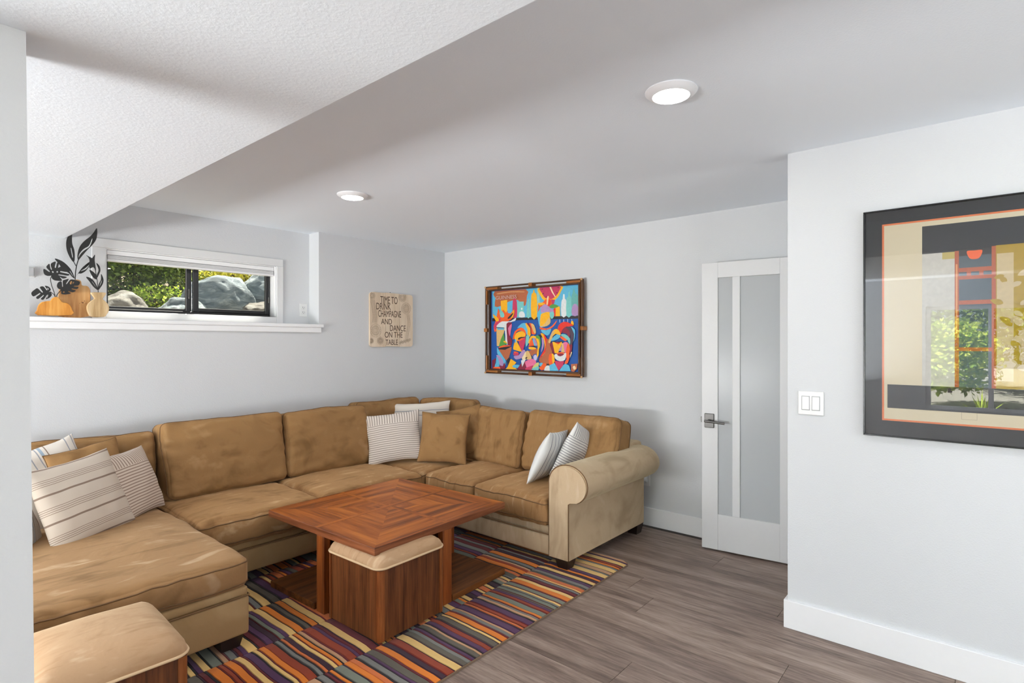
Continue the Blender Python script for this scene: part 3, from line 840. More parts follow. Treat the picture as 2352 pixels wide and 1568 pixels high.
# crossed panels with thicker end posts
mesh_obj('cross_panel', B().rbox(-.47, .47, -.030, .030-.015, bz, TZ0, .002, 1), m_plat, tab, world=False)
for s_ in (-1, 1):
    y0, y1 = ((-.47, -.0305) if s_ < 0 else (.0155, .47))
    mesh_obj('cross_panel', B().rbox(-.022, .022, y0, y1, bz, TZ0, .002, 1), m_plat, tab, world=False)
PW2 = .036
for (x0, x1, y0, y1) in ((-.50, -.46, -.075, -.005), (.46, .50, -.06, .01), (-.06+.02, .04-.01, -.50, -.46), (-.035, .035, .46, .50)):
    mesh_obj('end_post', B().rbox(x0, x1, y0, y1, bz, TZ0, .003, 2), m_post, tab, world=False)
mesh_obj('base_plate', B().rbox(-.50, -.024, .017, .475, bz, bz+.036, .003, 2), m_plat, tab, world=False)
mesh_obj('base_plate', B().rbox(.036, .50, -.50, -.062, bz, bz+.036, .003, 2), m_plat, tab, world=False)

# ------------------------------------------------------------------ ottomans
def ottoman(loc, rz, label, cr):
    t = empty('storage_ottoman', loc, rz); tag(t, label, 'ottoman', 'wooden ottomans with tan cushions')
    s, h = .215, .352
    z0 = .012
    for (dx, dy) in ((1, 0), (-1, 0), (0, 1), (0, -1)):
        if dx: q = B().box(dx*(s-.016), dx*(s-.004), -s+.03, s-.03, z0, h) if dx > 0 else B().box(-s+.004, -s+.016, -s+.03, s-.03, z0, h)
        else: q = B().box(-s+.03, s-.03, (s-.016) if dy > 0 else -s+.004, (s-.004) if dy > 0 else -s+.016, z0, h)
        mesh_obj('side_panel', q, m_ott, t, world=False)
    for sx in (-1, 1):
        for sy in (-1, 1):
            p = []
            r_ = .022
            xo, yo = sx*s, sy*s
            c_ = (xo - sx*r_, yo - sy*r_)
            p.append((xo - sx*.034, yo))
            for i in range(7):
                a = R(90 - 15*i)
                p.append((c_[0] + sx*r_*math.cos(a), c_[1] + sy*r_*math.sin(a)))
            p += [(xo, yo - sy*.034), (xo - sx*.02, yo - sy*.034), (xo - sx*.034, yo - sy*.02)]
            mesh_obj('corner_post', B().prism(p, lambda q_, d: (q_[0], q_[1], d), z0, h), m_ottpost, t, world=False)
            mesh_obj('glide', B().lathe([(.011, 0), (.011, z0)], (sx*(s-.03), sy*(s-.03), 0), 12), m_steel, t, world=False)
    n = 22; key = {}; V = []; Fc = []
    M = T((0, 0, h + .008))
    # domed cushion, rounded plan
    hs_, hh = s + .006, cr
    def dp(u, v, top):
        x, y = u*hs_, v*hs_; rc = .05
        ix, iy = max(-hs_+rc, min(hs_-rc, x)), max(-hs_+rc, min(hs_-rc, y))
        d = Vector((x-ix, y-iy))
        if d.length > 1e-8:
            m_ = max(abs(d.x), abs(d.y)); d = d.normalized()*m_
            x, y = ix + d.x, iy + d.y
        m_ = max(abs(u), abs(v))
        z = hh*(1 - m_**5)**.5*.82 + hh*.18*(1-u*u)*(1-v*v) if top else 0
        w = noise.noise((x*7+loc[0], y*7, .3))*.003*(1 if top else 0)
        return (x, y, h + .008 + z + w)
    ts = [math.sin(math.pi/2*math.sin(math.pi/2*(-1+2*i/n))) for i in range(n+1)]
    def vid(i, j, top):
        k = (i, j, top if not (i in (0, n) or j in (0, n)) else True)
        if k not in key: key[k] = len(V); V.append(dp(ts[i], ts[j], k[2]))
        return key[k]
    for top in (True, False):
        for i in range(n):
            for j in range(n): Fc.append((vid(i,j,top), vid(i+1,j,top), vid(i+1,j+1,top), vid(i,j+1,top)))
    b = B(); b.add(V, Fc)
    c = mesh_obj('cushion', b, m_tan, t, smooth=True, world=False)
    mesh_obj('lid', B().prism(rrect(-s, s, -s, s, .03), lambda p, d: (p[0], p[1], d), h, h+.008), m_ott, t, world=False)
    mesh_obj('piping', B().tube([(x, y, h+.009) for x, y in rrect(-s-.007, s+.007, -s-.007, s+.007, .05)], .0055, 8, True), m_tanpipe, c, smooth=True, world=False)
    return t
ottoman((1.815, 2.415, RZ), R(1.5), 'wooden ottoman with tan cushion tucked under the coffee table', .075)
ottoman((.545, 2.345, RZ), R(-2), 'wooden ottoman with tan cushion in the left foreground by the pillar', .10)

# ------------------------------------------------------------------ flat cut shapes from outlines
def smooth_loop(pts, n=4):
    out = []; m = len(pts)
    for i in range(m):
        p0, p1, p2, p3 = (Vector(pts[(i+k) % m]) for k in (-1, 0, 1, 2))
        for j in range(n):
            t = j/n
            out.append(tuple(.5*((2*p1) + (p2-p0)*t + (2*p0-5*p1+4*p2-p3)*t*t + (3*p1-p0-3*p2+p3)*t*t*t)))
    return out
def cut_shape(name, loops, fn, th, mat, parent=None, bevel=0.0):
    """sheet cut along loops (first outline, rest holes); loops in 2-D metres, fn maps (x, y, depth) to 3-D"""
    cu = bpy.data.curves.new(name, 'CURVE'); cu.dimensions = '2D'; cu.fill_mode = 'BOTH'; cu.extrude = th/2; cu.bevel_depth = bevel
    for lp in loops:
        sp = cu.splines.new('POLY'); sp.points.add(len(lp)-1); sp.use_cyclic_u = True
        for p, q in zip(sp.points, lp): p.co = (q[0], q[1], 0, 1)
    tmp = bpy.data.objects.new('tmp', cu); COL.objects.link(tmp)
    dg = bpy.context.evaluated_depsgraph_get(); dg.update()
    me = bpy.data.meshes.new_from_object(tmp.evaluated_get(dg))
    bpy.data.objects.remove(tmp, do_unlink=True); bpy.data.curves.remove(cu)
    b = B(); b.v = [fn(*v.co) for v in me.vertices]; b.f = [tuple(p.vertices) for p in me.polygons]; b.mi = [0]*len(b.f)
    bpy.data.meshes.remove(me)
    return mesh_obj(name, b, mat, parent)

# ------------------------------------------------------------------ wooden vases with black metal leaves on the ledge
def zp(x, y, Y, x0=60, y0=500, k=220/1437):        # outline coordinates read from an enlarged view of the ledge
    p = at('Y', Y, x0 + x*k, y0 + y*k); return (p.x, max(p.z, LEDGE))
def flatfn(Y): return lambda x, y, d: (x, Y + d, y)
def leafset(t, Y, items, stems, th=.004):
    for it in items:
        loops = [smooth_loop([zp(x, y, Y) for x, y in lp], 3) for lp in it]
        cut_shape('leaf', loops, flatfn(Y), th, m_leafmetal, t)
    q = B()
    for st in stems:
        pts = [zp(x, y, Y) for x, y in st[1]]
        pts3 = [(p[0], Y, p[1]) for p in pts]
        # resample for a soft bend
        res = []
        for i in range(len(pts3)-1):
            a, c = Vector(pts3[i]), Vector(pts3[i+1])
            for j in range(4): res.append(a.lerp(c, j/4))
        res.append(Vector(pts3[-1]))
        for _ in range(2):
            res = [res[0]] + [(res[i-1]+res[i]*2+res[i+1])/4 for i in range(1, len(res)-1)] + [res[-1]]
        q.tube(res, st[0], 6)
    mesh_obj('stem', q, m_leafmetal, t, smooth=True)
def vase(name, Y, outline, th, mat, label, leaves, stems, extra=None, sm=2):
    pts = [zp(x, y, Y) for x, y in outline]
    cx_ = sum(p[0] for p in pts)/len(pts)
    t = empty(name, (cx_, Y, LEDGE)); tag(t, label, 'vase')
    v = cut_shape('vase_body', [smooth_loop(pts, sm) if sm > 1 else pts], flatfn(Y), th, mat, t, .003)
    for i in range(1):
        lo = min(q.co.z for q in v.data.vertices)
        for q in v.data.vertices: q.co.z += LEDGE - lo + .0003 if q.co.z < LEDGE + .004 else 0
    leafset(t, Y, leaves, stems)
    if extra: extra(v, Y)
    return t
monA = [[(385,868),(330,872),(278,852),(258,800),(270,765),(345,812),(352,798),(303,742),(325,705),(350,692),(366,765),(388,778),(368,700),(400,668),(445,660),(428,738),(446,748),(466,672),(492,680),(480,748),(520,730),(600,720),(625,745),(560,768),(640,765),(655,800),(600,812),(520,800),(515,815),(600,835),(650,850),(620,868),(500,850),(490,862),(605,885),(590,905),(545,910),(500,880),(540,940),(480,945),(420,935),(385,905)],
        [(388,800),(412,806),(410,826),(390,820)], [(455,805),(475,800),(478,818),(460,822)]]
monB = [[(520,1080),(480,1060),(462,1020),(480,970),(530,955),(540,1030),(553,1030),(550,945),(585,928),(640,918),(600,985),(612,990),(660,930),(700,925),(740,935),(800,955),(805,985),(780,1015),(725,1020),(722,1032),(785,1038),(760,1070),(690,1060),(685,1072),(745,1092),(700,1118),(640,1098),(632,1110),(670,1135),(590,1150),(530,1140),(528,1105)],
        [(655,985),(672,950),(690,955),(675,1000)], [(695,980),(712,958),(722,965),(705,990)], [(550,1112),(572,1102),(580,1120),(555,1125)]]
monC = [[(365,1105),(340,1112),(370,1080),(340,1035),(280,1020),(318,1075),(305,1085),(258,1030),(205,1042),(250,1110),(235,1118),(175,1060),(140,1068),(78,1125),(110,1180),(200,1130),(208,1145),(150,1190),(180,1218),(255,1160),(262,1172),(220,1215),(260,1228),(310,1160),(322,1165),(295,1220),(350,1200),(385,1160),(378,1130)],
        [(318,1050),(335,1058),(338,1080),(322,1072)], [(305,1190),(325,1155),(332,1160),(318,1195)]]
vase('wooden_vase', 4.475, [(180,1455),(172,1390),(190,1320),(240,1270),(330,1255),(372,1248),(392,1218),(430,1195),(470,1200),(500,1232),(530,1272),(600,1285),(650,1322),(678,1390),(668,1455)],
     .022, m_vase1, 'low orange wood vase with black monstera leaves on the ledge', [monA, monB, monC],
     [(.0022, [(440,1200),(425,1130),(380,1010),(362,920),(385,868)]), (.0022, [(445,1200),(470,1140),(525,1085)]), (.0022, [(440,1200),(420,1150),(365,1110)])])
L1 = [[(715,665),(660,600),(612,490),(600,390),(612,310),(650,245),(690,205),(688,300),(692,390),(722,480),(730,590)], [(668,462),(680,462),(702,580),(692,590)]]
L2 = [[(780,640),(770,560),(800,440),(870,350),(960,280),(1020,210),(1060,155),(1066,240),(1050,325),(1000,400),(920,480),(850,560),(800,620)], [(785,598),(800,540),(860,470),(940,420),(985,320),(993,325),(955,430),(870,490),(815,545)]]
L3 = [[(742,890),(785,825),(850,740),(960,655),(955,710),(900,790),(830,835),(780,838)], [(815,800),(880,760),(945,705),(900,770)]]
L4 = [[(430,610),(540,650),(620,715),(680,790),(728,905),(690,885),(640,830),(560,780),(490,690)], [(645,790),(655,790),(705,875),(695,870)]]
vase('wooden_vase', 4.530, [(492,1470),(496,1150),(512,1075),(560,1035),(640,1025),(668,1000),(672,950),(760,935),(808,955),(818,1005),(845,1026),(900,1030),(936,1062),(947,1120),(947,1300),(947,1470)],
     .022, m_vase2, 'tall pine bottle-shaped vase with long black leaves on the ledge', [L1, L2, L3, L4],
     [(.0028, [(735,950),(737,880),(742,800),(760,700),(782,635)]), (.0024, [(748,722),(715,662)])],
     lambda v, Y: [mesh_obj('knot', B().lathe([(r_, -.0145), (r_, -.012)], (zp(x, y, Y)[0], Y, zp(x, y, Y)[1]), 10, axis='Y'), m_knot, v) for x, y, r_ in ((843,1275,.0036), (868,1250,.0022), (795,1285,.0017), (890,1288,.0016), (825,1268,.0022))], sm=3)
l1 = [[(900,885),(980,912),(1040,985),(1080,1085),(1010,1035),(950,955)], [(985,955),(1000,965),(1045,1030),(1035,1025)]]
l2 = [[(1085,1080),(1088,1000),(1122,930),(1125,842),(1160,920),(1150,990),(1112,1050)], [(1100,1030),(1115,980),(1140,930),(1125,985)]]
l3 = [[(1058,925),(1000,890),(948,780),(1020,822),(1058,875)]]
l4 = [[(1066,900),(1062,850),(1088,780),(1052,680),(1100,722),(1114,790),(1092,850)]]
l5 = [[(900,560),(960,590),(992,602),(1032,552),(1028,640),(1048,790),(1010,740),(955,760),(945,700),(952,640),(930,590)]]
vase('wooden_vase', 4.462, [(980,1128),(1080,1126),(1182,1132),(1160,1175),(1134,1215),(1150,1238),(1202,1282),(1230,1345),(1222,1405),(1190,1452),(1160,1480),(985,1480),(942,1440),(918,1362),(930,1300),(985,1248),(1034,1215),(1010,1170)],
     .022, m_vase3, 'pale round-bodied wooden vase with small black leaves nearest the window', [l1, l2, l3, l4, l5],
     [(.0022, [(1082,1135),(1078,1050),(1066,940),(1050,850),(1030,750)])])

# ------------------------------------------------------------------ wooden sign
def sp_(x, y, Y=4.43): p = at('Y', Y, 830 + x*130/1274, 650 + y*160/1568); return (p.x, p.z)
m_sign = wood('cream_sign_wood', srgb(214, 192, 166), srgb(224, 204, 180), srgb(232, 214, 192), (1, 1, .1), .7, 0, 12)
m_ink = plain('sign_ink', srgb(88, 68, 54), .8)
m_ink2 = plain('sign_ornament_ink', srgb(150, 128, 106), .8)
sign = empty('wooden_sign', (3.39, YA, 1.68)); tag(sign, 'cream wooden plank sign with dark lettering on the back wall', 'sign')
def corner(cx_, cy_, r_, a0, a1): return [(cx_ + r_*math.cos(R(a0+(a1-a0)*i/5)), cy_ + r_*math.sin(R(a0+(a1-a0)*i/5))) for i in range(6)]
sx0, sx1, s1, s2 = 3.137, 3.655, 3.317, 3.486
sz0, sz1 = 1.420, 1.942
pl1 = [(s1-.001, sz0), (s1-.001, sz1)] + corner(sx0+.03, sz1-.03, .03, 90, 180) + corner(sx0+.03, sz0+.03, .03, 180, 270)
pl2 = [(s1+.001, sz0+.005), (s2-.001, sz0+.002), (s2-.001, sz1+.002), (s1+.001, sz1+.004)]
pl3 = [(s2+.001, sz0), (sx1-.03, sz0)] + corner(sx1-.03, sz0+.03, .03, 270, 360) + corner(sx1-.03, sz1-.03, .03, 0, 90) + [(s2+.001, sz1)]
for k, pl in enumerate((pl1, pl2, pl3)):
    mesh_obj('plank', B().prism(pl, lambda p, d: (p[0], d, p[1]), 4.432, 4.447), m_sign, sign)
mesh_obj('nail', B().lathe([(.003, -.006), (.003, 0)], (3.385, YA, sz1+.01), 8, axis='Y'), m_steel, sign)
def text_mesh(name, s, box, fn, mat, parent, th=.0012, bold=0.0):
    """lettering fitted to box (x0, x1, z0, z1) on a plane; fn maps (x, z, depth)"""
    cu = bpy.data.curves.new(name, 'FONT'); cu.body = s; cu.extrude = th/2; cu.offset = bold
    tmp = bpy.data.objects.new('tmp', cu); COL.objects.link(tmp)
    dg = bpy.context.evaluated_depsgraph_get(); dg.update()
    me = bpy.data.meshes.new_from_object(tmp.evaluated_get(dg))
    bpy.data.objects.remove(tmp, do_unlink=True); bpy.data.curves.remove(cu)
    xs = [v.co.x for v in me.vertices]; ys = [v.co.y for v in me.vertices]
    ax_, bx_, ay, by = min(xs), max(xs), min(ys), max(ys)
    b = B()
    b.v = [fn(box[0] + (v.co.x-ax_)/(bx_-ax_)*(box[1]-box[0]), box[2] + (v.co.y-ay)/(by-ay)*(box[3]-box[2]), v.co.z) for v in me.vertices]
    b.f = [tuple(p.vertices) for p in me.polygons]; b.mi = [0]*len(b.f)
    bpy.data.meshes.remove(me)
    return mesh_obj(name, b, mat, parent)
sfn = lambda x, z, d: (x, 4.4318 + d, z)
for s, x0, x1, y0, y1 in (('TIME TO', 430, 815, 318, 450), ('DRINK', 340, 665, 462, 588), ('CHAMPAGNE', 382, 895, 632, 756), ('AND', 448, 690, 808, 922),
                          ('DANCE', 648, 1000, 955, 1078), ('ON THE', 530, 930, 1102, 1226), ('TABLE', 550, 822, 1270, 1390)):
    a = sp_(x0, y1); c = sp_(x1, y0)
    text_mesh('lettering', s, (a[0], c[0], a[1], c[1]), sfn, m_ink, sign)
b = B()
def ring(x, y, r_, w=.0016):
    c = sp_(x, y); n = 28
    rr2 = r_*130/1274*.0049
    for i in range(n):
        a0, a1 = 2*math.pi*i/n, 2*math.pi*(i+1)/n
        v = []
        for a_, q_ in ((a0, rr2-w/2), (a1, rr2-w/2), (a1, rr2+w/2), (a0, rr2+w/2)):
            px_, pz_ = c[0]+q_*math.cos(a_), c[1]+q_*math.sin(a_)
            px_ = max(sx0+.006, min(sx1-.006, px_)); pz_ = max(sz0+.006, min(sz1-.006, pz_))
            v.append((px_, 4.4313, pz_))
        b.add(v, [(0, 1, 2, 3)])
def petals(x, y, r_, k):
    for i in range(k):
        a_ = 2*math.pi*i/k
        ring(x + r_*math.cos(a_), y + r_*math.sin(a_), r_*2.2/k, .0013)
for x, y, r_ in ((325, 1065, 140), (1010, 570, 125), (925, 320, 100), (430, 1295, 80), (220, 1300, 60), (240, 280, 80)):
    for q_ in (.15, .3, .52, .62, .9): ring(x, y, r_*q_)
    petals(x, y, r_*.42, 10); petals(x, y, r_*.76, 14)
for i in range(26):
    a_ = i/25
    for dx in (0, 40, 75): ring(210 + dx + 60*math.sin(a_*2.2), 380 + a_*500, 13, .0011)
    for dx in (0, 38): ring(1030 + dx + 25*math.sin(a_*5), 720 + a_*560, 13, .0011)
    ring(860 + a_*240, 1340 - 60*a_ + 20*math.sin(i), 18, .0012)
mesh_obj('ornament', b, m_ink2, sign, fix=False)

# ------------------------------------------------------------------ paintings: flat coloured shapes on a canvas
def colour_print(name, polys, fn, parent, base=0.0, step=.0001, rough=.5):
    cols = []; b = B()
    for i, (c, pts) in enumerate(polys):
        if c not in cols: cols.append(c)
        mi = cols.index(c)
        d = base + step*(i+1)
        bm = bmesh.new()
        vs_ = [bm.verts.new(fn(p[0], p[1], d)) for p in pts]
        es = [bm.edges.new((vs_[k], vs_[(k+1) % len(vs_)])) for k in range(len(vs_))]
        bmesh.ops.triangle_fill(bm, edges=es, use_beauty=True, use_dissolve=False)
        b.frombm(bm, mi)
    mats = []
    for c in cols:
        m = N('paint_%02x%02x%02x' % c); m.set(Roughness=rough)
        v = m.coord('Object'); q = srgb(*c)
        m.color(m.mix(m.noise(v, 60, 4), (q[0]*.85, q[1]*.85, q[2]*.85, 1), (min(1, q[0]*1.12), min(1, q[1]*1.12), min(1, q[2]*1.12), 1)))
        mats.append(m.m)
    return mesh_obj(name, b, mats, parent, fix=False)
S = smooth_loop
PXP = XB - .052      # canvas plane
def pq(x, y):
    p = at('X', PXP, 1080 + x*300/1622, 600 + y*290/1568); return (p.y, p.z)
OR, YE, RD, MG, BL, LB, PK, WH, BK, GN, PU, TN, TL, MR, BR_, CR = ((236,92,28), (246,178,18), (222,44,26), (196,52,92), (18,82,160), (92,180,214), (226,110,150), (222,226,226),
     (40,34,40), (82,150,62), (172,140,186), (216,178,112), (120,196,190), (130,28,56), (178,98,60), (236,214,170))
paintp = [
 (LB, [(275,368),(1350,292),(1350,700),(275,740)]),
 (BL, [(275,735),(1350,700),(1350,1370),(275,1340)]),
 (BK, [(275,705),(580,700),(1350,672),(1350,710),(580,732),(275,745)]),
 (BR_, S([(305,372),(690,345),(705,430),(690,540),(660,545),(590,480),(480,500),(380,555),(305,560),(315,460)],2)),
 ((206,146,96), S([(340,395),(500,372),(660,372),(665,385),(500,385),(345,410)],2)),
 (TL, [(585,500),(665,500),(668,690),(585,690)]),
 (YE, [(380,490),(460,478),(462,600),(430,680),(385,640)]),
 (MG, S([(528,500),(538,470),(545,440),(555,440),(562,470),(580,500),(582,690),(530,690)],2)),
 (WH, S([(610,640),(625,625),(645,620),(672,640),(678,692),(608,692)],2)), (WH, S([(632,580),(650,578),(648,600),(634,602)],2)),
 (TL, S([(708,540),(718,470),(730,465),(738,540),(745,690),(702,690)],2)),
 (YE, S([(760,420),(780,395),(785,358),(797,355),(803,390),(828,425),(830,690),(758,690)],2)),
 ((150,200,190), [(830,330),(860,325),(865,520),(835,560)]),
 (YE, S([(850,320),(1135,300),(1130,370),(1085,450),(1010,500),(930,490),(880,440)],3)),
 (MG, S([(870,318),(1112,303),(1105,370),(1065,430),(1005,470),(935,455),(895,400)],3)),
 (CR, [(985,318),(1005,318),(1030,380),(1062,440),(1055,446),(1015,385)]),
 (BK, [(885,345),(905,338),(907,345),(888,352)]), (BK, [(895,405),(912,392),(917,398),(900,412)]), (BK, [(1070,385),(1092,388),(1090,396),(1070,392)]), (BK, [(935,445),(945,432),(950,438),(941,450)]), (BK, [(1085,325),(1103,320),(1104,328),(1087,332)]),
 (WH, S([(1135,500),(1150,470),(1156,412),(1174,412),(1178,465),(1195,490),(1194,675),(1133,675)],2)),
 (TL, S([(1197,470),(1218,440),(1224,380),(1238,380),(1240,430),(1258,460),(1258,672),(1197,675)],2)),
 ((104,176,170), S([(1262,440),(1275,390),(1290,330),(1305,390),(1340,430),(1345,560),(1262,580)],2)),
 (PU, S([(1266,570),(1300,525),(1340,560),(1342,668),(1266,670)],2)),
 (YE, [(1060,565),(1115,560),(1118,680),(1062,682)]), (RD, [(1035,590),(1062,570),(1062,682),(1040,684)]),
 # figure behind the bar
 (MG, [(1010,470),(1055,480),(1040,530),(1000,560)]),
 (OR, S([(845,520),(900,510),(940,470),(960,470),(975,430),(1000,480),(1012,500),(1010,560),(930,560),(860,600),(838,640),(850,570)],2)),
 (YE, S([(842,520),(905,512),(930,530),(870,550)],2)),
 (CR, [(955,460),(965,430),(978,430),(965,540),(950,540)]), (RD, [(985,470),(1008,480),(990,560),(965,560)]),
 (GN, S([(985,560),(1030,530),(1100,555),(1060,578),(1000,580)],2)),
 (LB, S([(880,560),(850,640),(838,690),(848,740),(862,800),(900,820),(930,700),(930,600)],2)),
 (PU, S([(880,580),(930,530),(1000,580),(1045,620),(1000,640),(930,630),(885,640)],2)),
 (YE, S([(875,680),(900,645),(985,628),(990,700),(930,770),(870,812)],2)),
 (TN, S([(990,690),(1000,760),(960,800),(890,815),(930,770)],2)),
 (TL, S([(990,640),(1020,625),(1045,640),(1040,690),(1015,715),(995,690)],2)),
 (OR, S([(870,815),(950,835),(1020,800),(1080,730),(1060,780),(1010,830),(930,852),(872,842)],2)),
 (LB, S([(880,850),(950,855),(1010,835),(985,905),(950,920),(905,890)],2)),
 # wine glasses on the rail
 ((200,210,230), [(1113,722),(1120,722),(1120,760),(1113,760)]), ((200,210,230), [(1162,720),(1169,720),(1169,755),(1162,755)]), ((200,210,230), [(1212,718),(1219,718),(1219,755),(1212,755)]), ((200,210,230), [(1262,718),(1269,718),(1269,740),(1262,740)]),
 (YE, S([(1255,750),(1280,740),(1290,790),(1262,800)],2)),
 # tall head on the left
 (OR, S([(285,640),(330,700),(350,580),(380,660),(410,600),(450,640),(470,600),(500,650),(555,590),(540,690),(470,745),(400,760),(350,830),(310,880),(295,800),(320,740)],2)),
 (MG, S([(300,790),(350,740),(380,700),(370,780),(330,830),(310,850)],2)),
 (YE, S([(285,660),(345,700),(360,740),(320,735)],2)), (YE, S([(500,690),(545,600),(548,650),(525,700)],2)), (BK, S([(470,700),(540,635),(515,690),(480,715)],2)),
 (TL, S([(380,690),(370,600),(420,640),(425,690)],2)), (LB, [(465,570),(520,575),(510,650),(470,640)]),
 (WH, S([(340,790),(400,745),(500,745),(570,700),(560,740),(470,770),(455,860),(470,1030),(440,1000),(435,860),(340,820)],2)),
 (MR, S([(455,775),(500,755),(520,770),(470,830),(500,930),(525,980),(515,1045),(470,1030),(460,900)],2)),
 (PK, S([(475,830),(522,775),(510,860),(495,930)],2)),
 (TN, [(330,815),(435,822),(420,900),(360,1055),(335,1050)]),
 (GN, S([(360,1055),(420,890),(435,985),(470,1020),(420,1040)],2)), (YE, [(425,985),(445,990),(465,1020),(415,1000)]),
 (LB, [(335,815),(425,820),(425,850),(345,850)]), (BK, [(330,820),(425,823),(425,830),(330,828)]),
 (OR, S([(350,1075),(420,1040),(515,1050),(430,1065)],2)), (BK, S([(355,1080),(430,1062),(515,1055),(440,1095),(390,1098)],2)),
 (BR_, S([(355,1095),(440,1098),(520,1060),(500,1150),(460,1230),(400,1170)],2)),
 (LB, S([(340,1060),(355,1090),(420,1190),(450,1240),(440,1290),(380,1200),(340,1140)],2)),
 (PU, S([(330,1165),(380,1180),(420,1250),(405,1310),(370,1280)],2)),
 (LB, S([(330,1190),(350,1200),(370,1300),(305,1310),(325,1260)],2)),
 (MR, [(278,1230),(325,1200),(310,1310),(285,1330),(278,1330)]), (OR, S([(285,1330),(300,1310),(370,1308),(385,1336),(290,1335)],1)),
 (MR, [(372,1290),(410,1300),(442,1250),(440,1345),(385,1338)]), (BK, S([(462,1220),(500,1190),(490,1250),(475,1305),(465,1260)],2)),
 (YE, [(445,1345),(470,1310),(510,1210),(580,1255),(540,1300),(590,1350)]), (LB, S([(530,1300),(560,1282),(625,1290),(600,1320),(550,1320)],2)),
 # two women in the middle
 (LB, S([(590,830),(640,775),(700,770),(720,860),(715,930),(690,870),(640,820)],2)),
 (YE, S([(690,775),(720,770),(760,830),(760,900),(735,950),(715,920),(718,850)],2)),
 (MR, S([(705,770),(740,775),(765,830),(770,900),(755,900),(750,830)],2)), (OR, S([(740,765),(790,790),(820,870),(815,905),(770,900),(765,830)],2)), (TN, S([(760,775),(800,790),(825,880),(800,890)],2)),
 (OR, S([(535,960),(560,870),(640,820),(690,860),(700,920),(640,860),(580,880),(550,960)],2)),
 (YE, S([(555,960),(575,895),(640,865),(685,890),(690,940),(620,950),(590,990)],2)),
 (MG, S([(690,930),(690,1000),(670,1080),(650,1120),(610,1010),(640,960)],2)),
 (YE, S([(565,985),(590,1000),(640,1100),(640,1120),(560,1100),(540,1080)],2)),
 (OR, S([(590,985),(640,955),(680,955),(620,990)],2)), (BK, S([(600,955),(640,938),(690,945),(640,955),(610,975)],2)), (LB, [(560,970),(578,968),(578,1010),(564,1010)]),
 (MG, S([(540,1150),(560,1125),(610,1140),(600,1165),(560,1170)],2)), (OR, [(545,1120),(575,1118),(610,1135),(560,1140)]),
 (PU, S([(550,1175),(610,1165),(660,1100),(690,1110),(660,1190),(590,1218),(560,1205)],2)),
 ((70,96,160), S([(700,950),(725,915),(720,1000),(705,1060),(690,1030)],2)),
 (TL, S([(700,930),(740,920),(730,1010),(700,1060)],2)),
 (YE, S([(730,1000),(760,930),(820,930),(850,1000),(860,1100),(840,1190),(830,1180),(845,1060),(820,960),(770,960),(740,1020)],2)),
 (OR, S([(735,1040),(770,960),(800,1050),(740,1060)],2)), (LB, S([(780,960),(810,960),(820,1050),(800,1040)],2)), (PU, S([(790,955),(815,960),(840,1030),(825,1050)],2)),
 (GN, S([(820,925),(870,930),(885,1010),(870,1080),(855,1010)],2)), (YE, S([(835,960),(860,970),(870,1060),(850,1110),(850,1030)],2)),
 (BK, S([(850,910),(900,920),(930,985),(900,960)],2)), (PU, S([(895,940),(925,985),(920,1060),(890,1130),(900,1030)],2)),
 (YE, S([(880,895),(930,910),(970,1010),(960,1100),(900,1180),(930,1080),(925,980)],2)),
 (RD, S([(915,900),(960,960),(975,1060),(930,1140),(860,1210),(935,1080),(940,990)],2)),
 (BR_, S([(960,960),(1000,1000),(1010,1080),(1030,1140),(1000,1290),(940,1280),(870,1250),(870,1205),(940,1130)],2)),
 (BR_, S([(745,1110),(800,1085),(845,1090),(820,1170),(780,1180),(730,1120)],2)), (YE, S([(735,1065),(800,1065),(830,1085),(780,1095),(740,1090)],2)), (BK, S([(735,1055),(800,1048),(828,1060),(770,1060)],2)),
 (TN, S([(705,1120),(730,1110),(770,1190),(760,1215),(700,1215),(690,1180)],2)), (CR, [(650,1200),(700,1110),(700,1200),(670,1280)]), (BK, S([(690,1200),(718,1185),(710,1210)],2)),
 ((70,96,160), S([(780,1180),(805,1150),(845,1160),(860,1200),(845,1235),(810,1245),(785,1220)],3)), ((196,196,232), S([(795,1180),(820,1160),(840,1185),(830,1225),(805,1232)],3)), (YE, [(835,1160),(862,1100),(860,1160),(840,1200)]),
 (MR, [(590,1345),(660,1235),(700,1240),(700,1345)]), (WH, [(640,1230),(700,1215),(655,1310)]),
 (PK, S([(695,1240),(780,1210),(830,1250),(790,1300),(720,1325),(700,1290)],2)), (MG, [(700,1320),(790,1290),(770,1350),(690,1345)]),
 ((206,196,120), S([(780,1320),(830,1260),(865,1260),(850,1310),(800,1330)],2)), (TL, S([(770,1345),(800,1320),(860,1300),(855,1350)],2)),
 (LB, S([(870,1265),(910,1260),(900,1300),(870,1295)],2)), (OR, S([(890,1300),(920,1262),(955,1275),(945,1320),(900,1355),(865,1320)],2)), (BK, [(955,1270),(990,1270),(985,1295),(960,1295)]), (WH, S([(930,1340),(950,1300),(990,1295),(1000,1358),(930,1355)],2)),
 # woman at the right
 (RD, S([(1095,830),(1130,770),(1190,750),(1250,770),(1290,800),(1230,810),(1160,850),(1125,920)],2)),
 (MR, S([(1140,880),(1180,820),(1240,815),(1250,920),(1230,960),(1210,900)],2)), ((74,58,74), S([(1190,820),(1260,815),(1300,900),(1275,1040),(1250,1110),(1255,960),(1240,860)],2)), (LB, S([(1260,812),(1310,850),(1310,940),(1290,1000),(1300,900)],2)),
 (YE, S([(985,980),(1030,870),(1080,838),(1120,870),(1130,920),(1070,900),(1010,960)],2)), (TN, S([(980,1000),(1020,890),(1060,860),(1040,920),(1005,1010)],2)),
